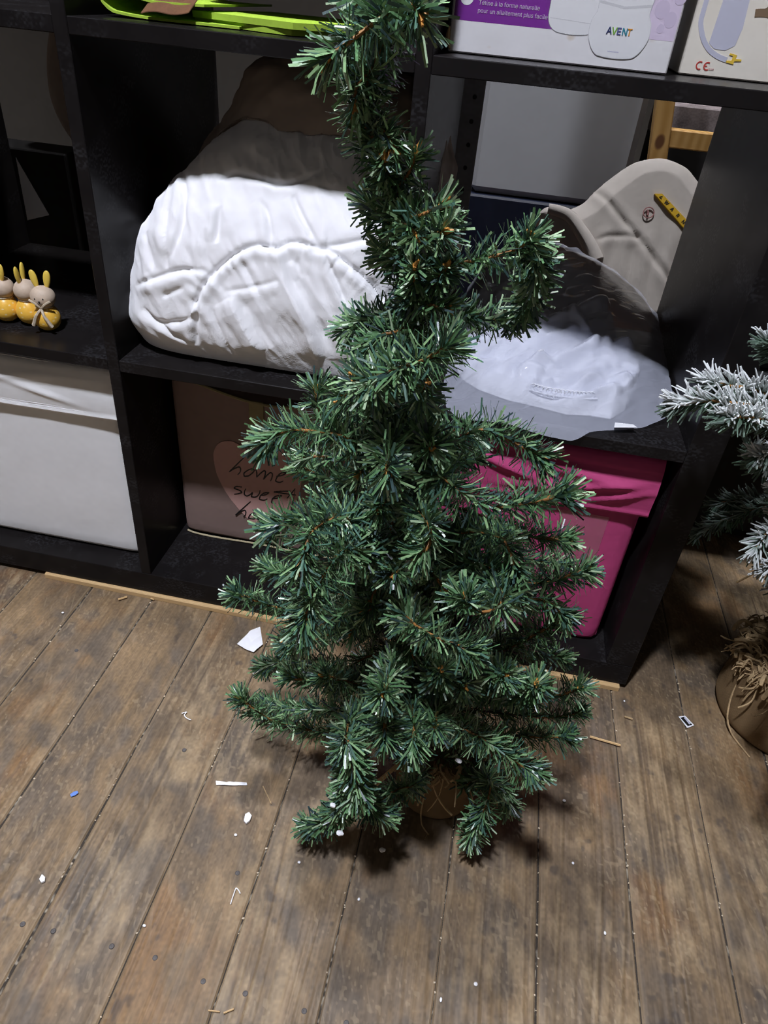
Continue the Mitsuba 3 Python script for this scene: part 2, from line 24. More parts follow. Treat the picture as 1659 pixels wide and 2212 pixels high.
D = json.loads(r'''{"trunk":[[-0.256,-0.225,0.0026],[-0.2774,-0.225,0.1135],[-0.3005,-0.225,0.2296],[-0.3201,-0.225,0.3515],[-0.3377,-0.225,0.4523],[-0.3416,-0.225,0.5185],[-0.3404,-0.225,0.5701],[-0.3424,-0.23,0.6143],[-0.349,-0.23,0.646],[-0.3615,-0.23,0.6748],[-0.3736,-0.235,0.6984],[-0.3842,-0.235,0.7175],[-0.3815,-0.24,0.7385],[-0.3715,-0.24,0.7585],[-0.3675,-0.24,0.777],[-0.3702,-0.24,0.7919]],"branches":[[1.1,[[-0.3637,-0.24,0.7755],[-0.3687,-0.26,0.7703],[-0.381,-0.275,0.7598],[-0.3981,-0.28,0.7468]]],[1.1,[[-0.3671,-0.24,0.7725],[-0.3559,-0.26,0.7757],[-0.3486,-0.27,0.771]]],[1.0,[[-0.3668,-0.24,0.7792],[-0.3829,-0.24,0.7801],[-0.392,-0.235,0.7728]]],[1.0,[[-0.3815,-0.24,0.7385],[-0.3862,-0.25,0.7314],[-0.387,-0.25,0.7188]]],[0.95,[[-0.3791,-0.235,0.71],[-0.3688,-0.24,0.7077],[-0.3611,-0.245,0.6999]]],[0.75,[[-0.3613,-0.23,0.6719],[-0.3499,-0.24,0.6866],[-0.3465,-0.245,0.6993]]],[0.7,[[-0.3631,-0.23,0.6746],[-0.3663,-0.24,0.6847],[-0.3663,-0.25,0.6933]]],[1.0,[[-0.3484,-0.23,0.6398],[-0.3679,-0.22,0.6507],[-0.3824,-0.2,0.6541]]],[1.0,[[-0.3532,-0.23,0.6548],[-0.3351,-0.25,0.6645],[-0.325,-0.25,0.6701]]],[1.0,[[-0.3477,-0.23,0.6334],[-0.3303,-0.25,0.6503],[-0.3205,-0.26,0.657]]],[0.75,[[-0.3532,-0.23,0.6548],[-0.345,-0.25,0.6544],[-0.3368,-0.26,0.6505]]],[1.0,[[-0.3471,-0.23,0.627],[-0.3587,-0.22,0.6226],[-0.3694,-0.2,0.6224]]],[1.0,[[-0.3424,-0.23,0.6143],[-0.3192,-0.24,0.6287],[-0.2943,-0.24,0.6369],[-0.2736,-0.24,0.6459],[-0.263,-0.245,0.6562]]],[0.95,[[-0.2733,-0.24,0.6444],[-0.2599,-0.235,0.6401],[-0.2547,-0.23,0.6298]]],[0.9,[[-0.2627,-0.245,0.6548],[-0.2561,-0.24,0.6421],[-0.2548,-0.22,0.6133],[-0.2621,-0.2,0.5857]]],[0.95,[[-0.3406,-0.23,0.5973],[-0.3091,-0.22,0.5878],[-0.2811,-0.21,0.5847],[-0.2617,-0.2,0.5839]]],[0.7,[[-0.3406,-0.23,0.5973],[-0.338,-0.25,0.6178],[-0.337,-0.26,0.6322]]],[0.7,[[-0.3375,-0.23,0.6013],[-0.3234,-0.25,0.6199],[-0.3157,-0.26,0.6351]]],[0.8,[[-0.341,-0.23,0.6008],[-0.3281,-0.25,0.6043],[-0.3115,-0.255,0.6041]]],[1.0,[[-0.3409,-0.23,0.583],[-0.3634,-0.21,0.5723],[-0.3818,-0.2,0.5639],[-0.3969,-0.19,0.5498]]],[0.8,[[-0.3405,-0.23,0.5794],[-0.3528,-0.25,0.5779],[-0.3695,-0.25,0.5662]]],[1.0,[[-0.3398,-0.23,0.5722],[-0.3486,-0.22,0.5515],[-0.38,-0.21,0.5382]]],[1.15,[[-0.3423,-0.225,0.5266],[-0.3571,-0.29,0.5564],[-0.3363,-0.305,0.5772],[-0.3179,-0.31,0.589],[-0.3046,-0.31,0.5999]]],[1.0,[[-0.3416,-0.225,0.5185],[-0.3601,-0.27,0.5409],[-0.3708,-0.28,0.5513]]],[1.0,[[-0.3412,-0.225,0.5143],[-0.3248,-0.27,0.5394],[-0.3175,-0.29,0.5613]]],[1.0,[[-0.3408,-0.225,0.5102],[-0.3669,-0.25,0.5262],[-0.383,-0.26,0.5243]]],[1.05,[[-0.3394,-0.225,0.4706],[-0.3736,-0.22,0.4706],[-0.4081,-0.215,0.4776],[-0.4167,-0.21,0.5017]]],[1.1,[[-0.3377,-0.225,0.4523],[-0.3659,-0.26,0.4857],[-0.3883,-0.28,0.5034],[-0.4094,-0.29,0.5078],[-0.4259,-0.29,0.5007],[-0.4364,-0.29,0.4904]]],[1.0,[[-0.3368,-0.225,0.4428],[-0.3786,-0.2,0.4083],[-0.4147,-0.18,0.3935],[-0.441,-0.17,0.394]]],[1.1,[[-0.3385,-0.225,0.4615],[-0.339,-0.28,0.5024],[-0.3362,-0.31,0.5045],[-0.3341,-0.32,0.5011]]],[1.0,[[-0.3381,-0.225,0.4569],[-0.3232,-0.25,0.4967],[-0.3081,-0.29,0.51]]],[1.1,[[-0.3377,-0.225,0.4523],[-0.3104,-0.25,0.484],[-0.2913,-0.26,0.5041],[-0.2699,-0.26,0.5172],[-0.2477,-0.265,0.5132],[-0.2258,-0.27,0.5059]]],[1.15,[[-0.3363,-0.225,0.438],[-0.3068,-0.27,0.4771],[-0.2945,-0.29,0.4859],[-0.2731,-0.3,0.4798],[-0.2565,-0.3,0.4748],[-0.2368,-0.3,0.4811],[-0.2087,-0.3,0.4963]]],[0.95,[[-0.3364,-0.225,0.4525],[-0.2997,-0.2,0.4445],[-0.2722,-0.18,0.4452]]],[0.95,[[-0.3213,-0.225,0.3626],[-0.2717,-0.22,0.3811],[-0.2397,-0.22,0.3938],[-0.2118,-0.23,0.4023],[-0.1858,-0.235,0.4095]]],[1.05,[[-0.3201,-0.225,0.3515],[-0.2651,-0.25,0.4107],[-0.2403,-0.27,0.4241],[-0.227,-0.29,0.4086]]],[1.1,[[-0.3261,-0.225,0.389],[-0.3174,-0.28,0.4501],[-0.3008,-0.31,0.457],[-0.2968,-0.32,0.4497],[-0.3032,-0.33,0.4403]]],[1.0,[[-0.3307,-0.225,0.4142],[-0.3368,-0.28,0.4551],[-0.3405,-0.3,0.4546]]],[1.15,[[-0.3201,-0.225,0.3515],[-0.3401,-0.28,0.399],[-0.3537,-0.3,0.4286],[-0.3655,-0.31,0.445],[-0.3823,-0.31,0.4436],[-0.4029,-0.31,0.4368],[-0.4233,-0.31,0.4253]]],[1.15,[[-0.3537,-0.3,0.4286],[-0.3727,-0.32,0.453],[-0.3843,-0.34,0.4519],[-0.3866,-0.36,0.4339]]],[1.15,[[-0.3167,-0.225,0.3169],[-0.3445,-0.3,0.4064],[-0.362,-0.33,0.4312],[-0.3712,-0.35,0.4222],[-0.3782,-0.36,0.4008],[-0.3803,-0.37,0.3876]]],[1.0,[[-0.3119,-0.225,0.2933],[-0.3903,-0.22,0.262],[-0.4351,-0.22,0.2436],[-0.4689,-0.225,0.2531],[-0.4911,-0.23,0.2633]]],[0.95,[[-0.3155,-0.225,0.3049],[-0.421,-0.18,0.2586],[-0.4694,-0.16,0.24],[-0.4865,-0.15,0.2345]]],[1.0,[[-0.3063,-0.225,0.2622],[-0.3714,-0.26,0.2728],[-0.4005,-0.29,0.2761],[-0.4148,-0.3,0.2838]]],[1.0,[[-0.31,-0.225,0.2745],[-0.3728,-0.28,0.3107],[-0.3996,-0.31,0.3061]]],[1.0,[[-0.307,-0.225,0.2687],[-0.3466,-0.25,0.2888],[-0.3811,-0.26,0.283]]],[1.0,[[-0.3077,-0.225,0.2751],[-0.3285,-0.27,0.3363],[-0.3457,-0.29,0.3332]]],[0.95,[[-0.2967,-0.225,0.1945],[-0.3501,-0.25,0.1959],[-0.3831,-0.28,0.2132],[-0.4155,-0.29,0.2248]]],[0.95,[[-0.2942,-0.225,0.1802],[-0.3688,-0.2,0.1454],[-0.4409,-0.18,0.1186],[-0.4857,-0.17,0.0863]]],[1.0,[[-0.2934,-0.225,0.1728],[-0.3277,-0.27,0.2147],[-0.3606,-0.3,0.2464],[-0.3767,-0.31,0.2596]]],[1.0,[[-0.2825,-0.225,0.1118],[-0.3462,-0.24,0.0977],[-0.3926,-0.25,0.0913],[-0.4296,-0.255,0.0984],[-0.4568,-0.26,0.1127],[-0.4805,-0.26,0.1336]]],[0.95,[[-0.2816,-0.225,0.1037],[-0.3399,-0.22,0.1039],[-0.4346,-0.2,0.0577],[-0.48,-0.19,0.0402]]],[1.05,[[-0.2852,-0.225,0.1358],[-0.3292,-0.31,0.2166],[-0.3437,-0.35,0.2493],[-0.342,-0.37,0.2499],[-0.3323,-0.375,0.2229],[-0.325,-0.378,0.1897]]],[1.0,[[-0.3393,-0.37,0.2541],[-0.3378,-0.35,0.1616],[-0.3487,-0.34,0.0882],[-0.3801,-0.335,0.0402]]],[1.0,[[-0.3334,-0.37,0.2222],[-0.3251,-0.35,0.1427],[-0.3125,-0.345,0.1148],[-0.2992,-0.345,0.1099]]],[0.95,[[-0.2751,-0.24,0.0649],[-0.2735,-0.29,0.0945],[-0.2958,-0.315,0.1074],[-0.3165,-0.33,0.0932]]],[1.05,[[-0.2919,-0.225,0.1733],[-0.3138,-0.3,0.2797],[-0.3155,-0.35,0.2994]]],[1.05,[[-0.2843,-0.225,0.1279],[-0.3098,-0.3,0.2347],[-0.312,-0.34,0.2433],[-0.3075,-0.35,0.2377]]],[1.05,[[-0.2843,-0.225,0.1279],[-0.2916,-0.3,0.2335],[-0.2845,-0.34,0.2457],[-0.2836,-0.35,0.2322]]],[1.0,[[-0.2903,-0.225,0.1582],[-0.273,-0.29,0.2545],[-0.2708,-0.32,0.3083]]],[1.0,[[-0.2843,-0.225,0.1279],[-0.2691,-0.3,0.2337],[-0.2666,-0.33,0.2452]]],[1.1,[[-0.2825,-0.225,0.1118],[-0.2712,-0.29,0.2027],[-0.2547,-0.31,0.228],[-0.2278,-0.325,0.2392],[-0.2072,-0.33,0.2322],[-0.1732,-0.335,0.2171]]],[1.0,[[-0.2816,-0.225,0.1037],[-0.2089,-0.25,0.144],[-0.1733,-0.26,0.1677],[-0.1342,-0.265,0.189]]],[1.0,[[-0.2903,-0.225,0.1582],[-0.2365,-0.26,0.2306],[-0.2256,-0.29,0.288],[-0.2148,-0.31,0.3087]]],[1.0,[[-0.2903,-0.225,0.1582],[-0.2209,-0.25,0.2165],[-0.1939,-0.28,0.2533],[-0.1856,-0.3,0.2937]]],[1.0,[[-0.2911,-0.225,0.1658],[-0.2114,-0.22,0.1765],[-0.1616,-0.215,0.1781],[-0.1363,-0.21,0.1876],[-0.1218,-0.21,0.2034]]],[0.95,[[-0.2869,-0.225,0.1271],[-0.1965,-0.22,0.1496],[-0.1447,-0.21,0.1455],[-0.1117,-0.205,0.1579]]],[1.1,[[-0.307,-0.225,0.2687],[-0.2416,-0.27,0.3748],[-0.2326,-0.31,0.3971],[-0.2381,-0.325,0.3974],[-0.2497,-0.33,0.394],[-0.2641,-0.33,0.4073]]],[1.1,[[-0.3063,-0.225,0.2622],[-0.3128,-0.29,0.3418],[-0.3004,-0.33,0.3698],[-0.2807,-0.345,0.3743],[-0.2654,-0.35,0.3747],[-0.2526,-0.355,0.3752]]],[1.05,[[-0.299,-0.225,0.2158],[-0.2501,-0.25,0.2533],[-0.2253,-0.255,0.2724],[-0.1991,-0.255,0.2989],[-0.1775,-0.255,0.3292]]],[1.0,[[-0.3126,-0.225,0.2994],[-0.231,-0.24,0.3512],[-0.1918,-0.245,0.3664],[-0.1769,-0.25,0.3815],[-0.1637,-0.25,0.3917]]],[1.0,[[-0.3119,-0.225,0.2933],[-0.2261,-0.26,0.3532],[-0.1916,-0.27,0.3656],[-0.1741,-0.28,0.3618]]],[1.0,[[-0.3132,-0.225,0.3055],[-0.2521,-0.26,0.3852],[-0.2282,-0.28,0.3921],[-0.2201,-0.29,0.382]]],[0.95,[[-0.3184,-0.225,0.3345],[-0.2463,-0.2,0.3486],[-0.201,-0.19,0.3453],[-0.1732,-0.185,0.3418]]],[0.95,[[-0.3014,-0.225,0.2293],[-0.2189,-0.18,0.2052],[-0.1711,-0.165,0.1953],[-0.1366,-0.16,0.1921]]],[1.0,[[-0.2982,-0.225,0.2088],[-0.2675,-0.28,0.2711],[-0.2489,-0.31,0.285]]],[1.0,[[-0.2207,-0.26,0.0594],[-0.1954,-0.285,0.1072],[-0.1973,-0.3,0.0953],[-0.2011,-0.305,0.0752],[-0.205,-0.305,0.0382]]],[0.95,[[-0.262,-0.24,0.0695],[-0.1947,-0.25,0.0899],[-0.1786,-0.26,0.0751],[-0.1663,-0.265,0.0461]]],[1.0,[[-0.3156,-0.225,0.3292],[-0.3153,-0.28,0.3919],[-0.3227,-0.31,0.3999]]],[1.0,[[-0.315,-0.225,0.3234],[-0.295,-0.27,0.378],[-0.2802,-0.29,0.3775]]]],"snow":[[1.0,[[0.0761,-0.02,0.4317],[-0.0087,-0.08,0.4911],[-0.0575,-0.1,0.4985],[-0.0927,-0.1,0.4903]]],[1.0,[[0.0243,-0.05,0.4714],[-0.0274,-0.07,0.5026],[-0.0691,-0.08,0.506]]],[1.0,[[0.0605,-0.03,0.4401],[-0.0199,-0.1,0.4872],[-0.0516,-0.12,0.4944]]],[0.9,[[0.0557,0.0,0.494],[0.0019,-0.04,0.523],[-0.0246,-0.06,0.5459]]],[0.9,[[0.0792,0.0,0.4382],[0.0337,-0.06,0.4413],[0.0029,-0.08,0.439]]],[0.9,[[0.1127,0.03,0.3789],[0.0678,0.0,0.3947],[0.0379,-0.01,0.3889],[0.0237,-0.01,0.4072]]],[0.9,[[0.1408,0.06,0.3323],[0.0932,0.05,0.3082],[0.0518,0.045,0.2813],[0.024,0.04,0.2566]]],[0.9,[[0.1135,0.05,0.3125],[0.0643,0.06,0.3023],[0.0376,0.06,0.2894]]],[0.9,[[0.1145,0.0,0.354],[0.0835,-0.03,0.336],[0.0577,-0.05,0.3256],[0.0507,-0.06,0.3118]]],[0.9,[[0.1247,0.0,0.3298],[0.0825,-0.06,0.3192],[0.0688,-0.07,0.2973]]]],"creases":[[1,[[-0.7069,0.0348,0.4714],[-0.6717,0.0246,0.4906],[-0.6313,0.0245,0.5048],[-0.6077,0.0243,0.506]]],[1.3,[[-0.6228,0.0186,0.4688],[-0.6075,0.0224,0.4981],[-0.5915,0.0266,0.5159],[-0.57,0.0314,0.5324],[-0.5474,0.0354,0.5404],[-0.532,0.0345,0.5386],[-0.5116,0.0393,0.5481],[-0.4879,0.0383,0.5455],[-0.4704,0.0382,0.5438],[-0.4459,0.0353,0.5312],[-0.4288,0.0374,0.5205],[-0.4085,0.0442,0.4958]]],[1,[[-0.5198,0.0662,0.5885],[-0.5023,0.0506,0.5683],[-0.4817,0.0388,0.5461]]],[1,[[-0.4817,0.0388,0.5461],[-0.4493,0.0452,0.5527],[-0.4092,0.0765,0.5599]]],[0.8,[[-0.557,0.0606,0.5813],[-0.5427,0.0486,0.5657],[-0.5365,0.0351,0.5399]]],[1,[[-0.6182,0.0186,0.4695],[-0.6223,0.0194,0.4501],[-0.6273,0.0251,0.4168]]],[1,[[-0.6947,0.0285,0.4504],[-0.6633,0.0222,0.4312],[-0.6298,0.0253,0.4163]]],[0.8,[[-0.6775,0.0239,0.4378],[-0.6441,0.0202,0.4442],[-0.6266,0.0193,0.454]]],[0.5,[[-0.5904,0.0196,0.4864],[-0.5505,0.0222,0.4976],[-0.5202,0.0251,0.5095]]],[1.6,[[-0.5249,0.034,0.5377],[-0.5157,0.0248,0.5081],[-0.4853,0.0192,0.4619],[-0.4723,0.0247,0.4196]]],[1,[[-0.6047,0.0186,0.4671],[-0.5809,0.0278,0.4086]]],[1.5,[[-0.5808,0.0186,0.4816],[-0.5437,0.0232,0.4212]]],[1.2,[[-0.4773,0.0383,0.5448],[-0.4584,0.0287,0.5149],[-0.4434,0.0247,0.4887]]],[1,[[-0.653,0.0876,0.5903],[-0.6411,0.0484,0.5599],[-0.6528,0.0282,0.514]]],[1,[[-0.6621,0.0546,0.56],[-0.6573,0.0258,0.5029]]],[0.8,[[-0.6889,0.0476,0.5333],[-0.677,0.0278,0.4975]]],[1,[[-0.5982,0.0523,0.5703],[-0.5994,0.0333,0.5362]]],[0.6,[[-0.5699,0.0286,0.524],[-0.5461,0.0199,0.4878]]],[0.6,[[-0.5059,0.0312,0.5318],[-0.4963,0.0264,0.514]]],[0.8,[[-0.6087,0.0683,0.5897],[-0.584,0.0762,0.6007],[-0.5398,0.0726,0.5969],[-0.4916,0.089,0.6138]]],[0.6,[[-0.6355,0.0199,0.4858],[-0.6661,0.0211,0.47]]]],"mound":[[0.3895,-0.56,0.162,0.16,0.118],[0.394,-0.56,0.16,0.168,0.127],[0.43,-0.56,0.16,0.174,0.14],[0.48,-0.56,0.16,0.171,0.142],[0.53,-0.555,0.162,0.158,0.132],[0.565,-0.545,0.165,0.142,0.117],[0.6,-0.535,0.175,0.119,0.1],[0.63,-0.53,0.185,0.093,0.08],[0.65,-0.525,0.195,0.065,0.055],[0.656,-0.52,0.2,0.02,0.02]],"strokes":[[[-0.607,0.2043],[-0.6195,0.1888],[-0.6322,0.173],[-0.6236,0.1805],[-0.6159,0.1849],[-0.6142,0.1817],[-0.619,0.1706]],[[-0.5978,0.1847],[-0.6048,0.1795],[-0.6093,0.1737],[-0.6087,0.1695],[-0.6032,0.1709],[-0.5968,0.1768],[-0.5928,0.1831],[-0.594,0.1854],[-0.5978,0.1847]],[[-0.5905,0.1852],[-0.5888,0.1788],[-0.589,0.1717],[-0.5823,0.1806],[-0.5762,0.186],[-0.575,0.1838],[-0.5781,0.1702],[-0.5723,0.1789],[-0.5666,0.1843],[-0.5644,0.1827],[-0.5675,0.1691]],[[-0.558,0.1797],[-0.5486,0.1833],[-0.5418,0.1893],[-0.5486,0.1879],[-0.5567,0.1788],[-0.5593,0.1711],[-0.555,0.1693],[-0.5475,0.1735]],[[-0.6136,0.1482],[-0.622,0.1477],[-0.626,0.1439],[-0.6177,0.1414],[-0.614,0.1388],[-0.6193,0.135],[-0.6265,0.1325]],[[-0.6073,0.1465],[-0.61,0.1355],[-0.6065,0.1332],[-0.5966,0.142],[-0.5988,0.1333],[-0.5943,0.1335],[-0.5843,0.1483]],[[-0.5832,0.1393],[-0.5742,0.1429],[-0.5704,0.147],[-0.5767,0.1451],[-0.5846,0.137],[-0.586,0.1314],[-0.5809,0.1307],[-0.5731,0.1349]],[[-0.5661,0.1368],[-0.5539,0.1415],[-0.5501,0.1457],[-0.5577,0.1434],[-0.5655,0.1342],[-0.5662,0.1288],[-0.5604,0.1288]],[[-0.5287,0.1628],[-0.5413,0.1424]],[[-0.5362,0.1568],[-0.5621,0.1499],[-0.5274,0.1512]],[[-0.6004,0.1238],[-0.6133,0.108],[-0.6264,0.0918],[-0.6195,0.0988],[-0.6101,0.1048],[-0.6087,0.102],[-0.6133,0.0915]],[[-0.5958,0.1029],[-0.6033,0.0953],[-0.6048,0.0902],[-0.5975,0.0906],[-0.5874,0.1011],[-0.5853,0.107],[-0.5912,0.1057],[-0.5965,0.1015]],[[-0.5817,0.1059],[-0.5813,0.1001],[-0.5822,0.0933],[-0.5763,0.1008],[-0.5716,0.105],[-0.5711,0.1023],[-0.5728,0.0933],[-0.5672,0.1013],[-0.5625,0.1049],[-0.561,0.1026],[-0.5624,0.094]],[[-0.5555,0.101],[-0.5452,0.1064],[-0.5439,0.1113],[-0.5516,0.1081],[-0.5569,0.0991],[-0.5543,0.0934],[-0.5452,0.097]]],"heartL":[[-0.5849,0.1895],[-0.5951,0.208],[-0.6125,0.2223],[-0.6266,0.2276],[-0.6374,0.2256],[-0.6502,0.2159],[-0.6566,0.196],[-0.6545,0.1715],[-0.647,0.1473],[-0.6319,0.1197],[-0.6102,0.0927],[-0.5878,0.0716],[-0.5741,0.0614]],"seat_outline":[[-0.2379,0.5307,0.4993],[-0.2215,0.5386,0.512],[-0.1981,0.5374,0.51],[-0.17,0.5441,0.5207],[-0.1516,0.5564,0.5405],[-0.1236,0.5729,0.5669],[-0.0943,0.5849,0.5862],[-0.0555,0.5901,0.5946],[-0.0207,0.5857,0.5875],[0.0079,0.5736,0.568],[0.0367,0.5591,0.5448],[0.0365,0.4803,0.4184],[-0.0028,0.4453,0.3622],[-0.0393,0.4424,0.3577],[-0.1067,0.4615,0.3883],[-0.1521,0.4824,0.4218],[-0.1821,0.5024,0.4539],[-0.2181,0.518,0.4789]],"seat_strip":[[-0.0631,0.554,0.5366],[-0.0515,0.5548,0.5378],[-0.0009,0.5338,0.5042],[-0.001,0.5259,0.4916]],"seat_logo":[[-0.0658,0.5388,0.5123]],"seat_headL":[[-0.1516,0.5564,0.5405],[-0.1236,0.5729,0.5669],[-0.0943,0.5849,0.5862],[-0.0555,0.5901,0.5946],[-0.0207,0.5857,0.5875],[0.0079,0.5736,0.568]],"seat_fold1":[[-0.148,0.5527,0.5345],[-0.1095,0.5335,0.5037],[-0.074,0.518,0.4789],[-0.0371,0.4988,0.448],[-0.0114,0.4855,0.4267]],"seat_fold2":[[-0.1324,0.5127,0.4704],[-0.1111,0.5166,0.4767],[-0.0777,0.5178,0.4785]],"seat_rim":[[-0.2229,0.5317,0.5009],[-0.1954,0.5296,0.4975],[-0.1638,0.5157,0.4753],[-0.1333,0.4938,0.4401]],"nails":[[-0.6403,-0.4751],[-0.6074,-0.4744],[-0.5444,-0.4749],[-0.4982,-0.4754],[-0.4442,-0.4849],[-0.401,-0.486],[-0.3416,-0.4881],[-0.3,-0.4891],[-0.4485,-0.3778],[-0.7785,-0.1298],[-0.5667,-0.2462]],"deb":{"scrap":[[-0.5649,-0.0616],[-0.5551,-0.033],[-0.5436,-0.02],[-0.528,-0.0536],[-0.5359,-0.0716],[-0.5496,-0.0688]],"strip":[[-0.5125,-0.2784],[-0.4987,-0.2776],[-0.4964,-0.2758],[-0.4752,-0.2726],[-0.4736,-0.2754],[-0.4917,-0.2804],[-0.5099,-0.2836]],"chip":[[-0.4628,-0.3123],[-0.4594,-0.3091],[-0.4548,-0.3127],[-0.4549,-0.3187],[-0.4579,-0.3229],[-0.4617,-0.3203]],"blue":[[-0.6692,-0.3353],[-0.6669,-0.331],[-0.6634,-0.329],[-0.6609,-0.3314],[-0.6629,-0.335],[-0.6666,-0.3377]],"chip2":[[-0.6481,-0.4321],[-0.648,-0.427],[-0.6432,-0.4289],[-0.6415,-0.4325],[-0.6444,-0.4347]],"tag":[[0.0731,-0.0322],[0.0826,-0.0281],[0.0931,-0.0424],[0.0825,-0.0498]],"tag_in":[[0.0754,-0.034],[0.0816,-0.0308],[0.09,-0.0424],[0.0837,-0.0464]],"tag_w":[[0.08,-0.0329],[0.0821,-0.0315],[0.0883,-0.0412],[0.086,-0.0434]],"straw":[[-0.054,-0.0995],[-0.0136,-0.1037]],"splint":[[-0.7702,-0.0223],[-0.7604,-0.0132]],"splint2":[[-0.7248,-0.0065],[-0.7187,-0.0081]],"thread":[[-0.5916,-0.1962],[-0.5861,-0.1925],[-0.5875,-0.1967],[-0.5837,-0.201],[-0.5759,-0.2028]],"thread2":[[-0.4439,-0.4113],[-0.4442,-0.3967],[-0.4441,-0.3941],[-0.4377,-0.3987]],"straw2":[[-0.4548,-0.2721],[-0.4379,-0.2918]],"crumbY":[[-0.0038,-0.0525],[0.0068,-0.0546]],"straw3":[[-0.4299,-0.5073],[-0.4189,-0.5061]],"straw4":[[-0.4151,-0.5064],[-0.407,-0.5012]],"c1":[[-0.3863,-0.3518]],"c2":[[-0.0812,-0.2819]],"c3":[[-0.0899,-0.2038]],"c4":[[-0.4653,-0.3378]],"c5":[[-0.5214,-0.4505]],"c6":[[-0.0492,-0.3517]],"c7":[[-0.214,-0.4511]],"c8":[[-0.1815,-0.43]],"c9":[[-0.0014,-0.0238]],"c10":[[-0.8351,-0.0684]],"c11":[[-0.3957,-0.3157]],"c12":[[-0.3127,-0.376]],"jute":[[-0.2616,-0.2253],[-0.2573,-0.2559],[-0.2491,-0.2661],[-0.2395,-0.2758]],"jute2":[[-0.2422,-0.2764],[-0.2444,-0.2886]]},"pb_front":[[-0.327,0.0481,0.3917],[-0.3142,0.0028,0.3917],[-0.2944,-0.0045,0.3917],[-0.2513,-0.0024,0.3917],[-0.2085,-0.007,0.3917],[-0.1717,-0.0089,0.3917],[-0.1341,0.0103,0.3917],[-0.0926,0.0322,0.3917],[-0.0589,0.0588,0.3917],[-0.0312,0.1076,0.3917],[-0.0084,0.1554,0.3917]]}''')

# ------------------------------------------------------------------ helpers
def T_(p, **k): return ply(p, **k)
def put(key, mesh, bsdf, smooth=False, **k):
    assert key not in scene, key
    scene[key] = ply(mesh, bsdf, smooth, **k); return key
def tag(key, label, cat, group=None):
    labels[key] = {'label': label, 'category': cat}
    if group: labels[key]['group'] = group
def struct(key, label=None):
    labels[key] = {'kind': 'structure'}
    if label: labels[key]['label'] = label
def part(key, label=None, kind=None):
    labels[key] = {}
    if label: labels[key]['label'] = label
    if kind: labels[key]['kind'] = kind
def numbered(base):
    if base not in scene: return base
    k = 1
    while f'{base}_{k:03d}' in scene: k += 1
    return f'{base}_{k:03d}'

def box(x0, x1, y0, y1, z0, z1, b=0.0008):
    P = []
    for x, sx in ((x0, 1), (x1, -1)):
        for y, sy in ((y0, 1), (y1, -1)):
            for z, sz in ((z0, 1), (z1, -1)):
                P += [(x, y + sy * b, z + sz * b), (x + sx * b, y, z + sz * b), (x + sx * b, y + sy * b, z)]
    return trimesh.convex.convex_hull(np.array(P)) if b > 0 else trimesh.creation.box(bounds=[[x0, y0, z0], [x1, y1, z1]])

def cat(*ms): return trimesh.util.concatenate([m for m in ms])
def smooth_path(pts, n):
    pts = np.asarray(pts, float)
    if len(pts) < 3:
        t = np.linspace(0, 1, n)[:, None]; return pts[0] * (1 - t) + pts[-1] * t
    d = np.r_[0, np.cumsum(np.linalg.norm(np.diff(pts, axis=0), axis=1))]
    from scipy.interpolate import PchipInterpolator
    return PchipInterpolator(d, pts, axis=0)(np.linspace(0, d[-1], n))
def frames(p):
    t = np.gradient(p, axis=0); t /= np.linalg.norm(t, axis=1, keepdims=True) + 1e-12
    n = np.zeros_like(t); a = np.array([0, 0, 1.0]) if abs(t[0, 2]) < .9 else np.array([1.0, 0, 0])
    v = np.cross(t[0], a); v /= np.linalg.norm(v); n[0] = v
    for i in range(1, len(t)):
        v = n[i - 1] - t[i] * (n[i - 1] @ t[i]); n[i] = v / (np.linalg.norm(v) + 1e-12)
    return t, n, np.cross(t, n)
def tube(pts, r, k=6, caps=True):
    p = np.asarray(pts, float); r = np.broadcast_to(np.asarray(r, float), (len(p),))
    t, n, b = frames(p); a = np.arange(k) * 2 * math.pi / k
    V = (p[:, None] + r[:, None, None] * (n[:, None] * np.cos(a)[None, :, None] + b[:, None] * np.sin(a)[None, :, None])).reshape(-1, 3)
    F = []
    for i in range(len(p) - 1):
        for j in range(k):
            q, w = i * k + j, i * k + (j + 1) % k
            F += [[q, w, w + k], [q, w + k, q + k]]
    if caps:
        V = np.vstack([V, p[:1], p[-1:]]); c0, c1 = len(V) - 2, len(V) - 1; L = (len(p) - 1) * k
        for j in range(k): F += [[c0, (j + 1) % k, j], [c1, L + j, L + (j + 1) % k]]
    return trimesh.Trimesh(V, F, process=False)
def lathe(prof, k=32, c=(0, 0, 0)):
    prof = np.asarray(prof, float); a = np.arange(k) * 2 * math.pi / k
    V = np.stack([prof[:, :1] * np.cos(a), prof[:, :1] * np.sin(a), np.repeat(prof[:, 1:], k, 1)], -1).reshape(-1, 3) + np.array(c)
    F = []
    for i in range(len(prof) - 1):
        for j in range(k):
            q, w = i * k + j, i * k + (j + 1) % k
            F += [[q, w, w + k], [q, w + k, q + k]]
    return trimesh.Trimesh(V, F, process=False)
def grid(V):  # V (n, m, 3) -> open sheet
    n, m = V.shape[:2]; i = np.arange(n * m).reshape(n, m)
    F = np.concatenate([np.stack([i[:-1, :-1], i[1:, :-1], i[1:, 1:]], -1).reshape(-1, 3), np.stack([i[:-1, :-1], i[1:, 1:], i[:-1, 1:]], -1).reshape(-1, 3)])
    return trimesh.Trimesh(V.reshape(-1, 3), F, process=False)
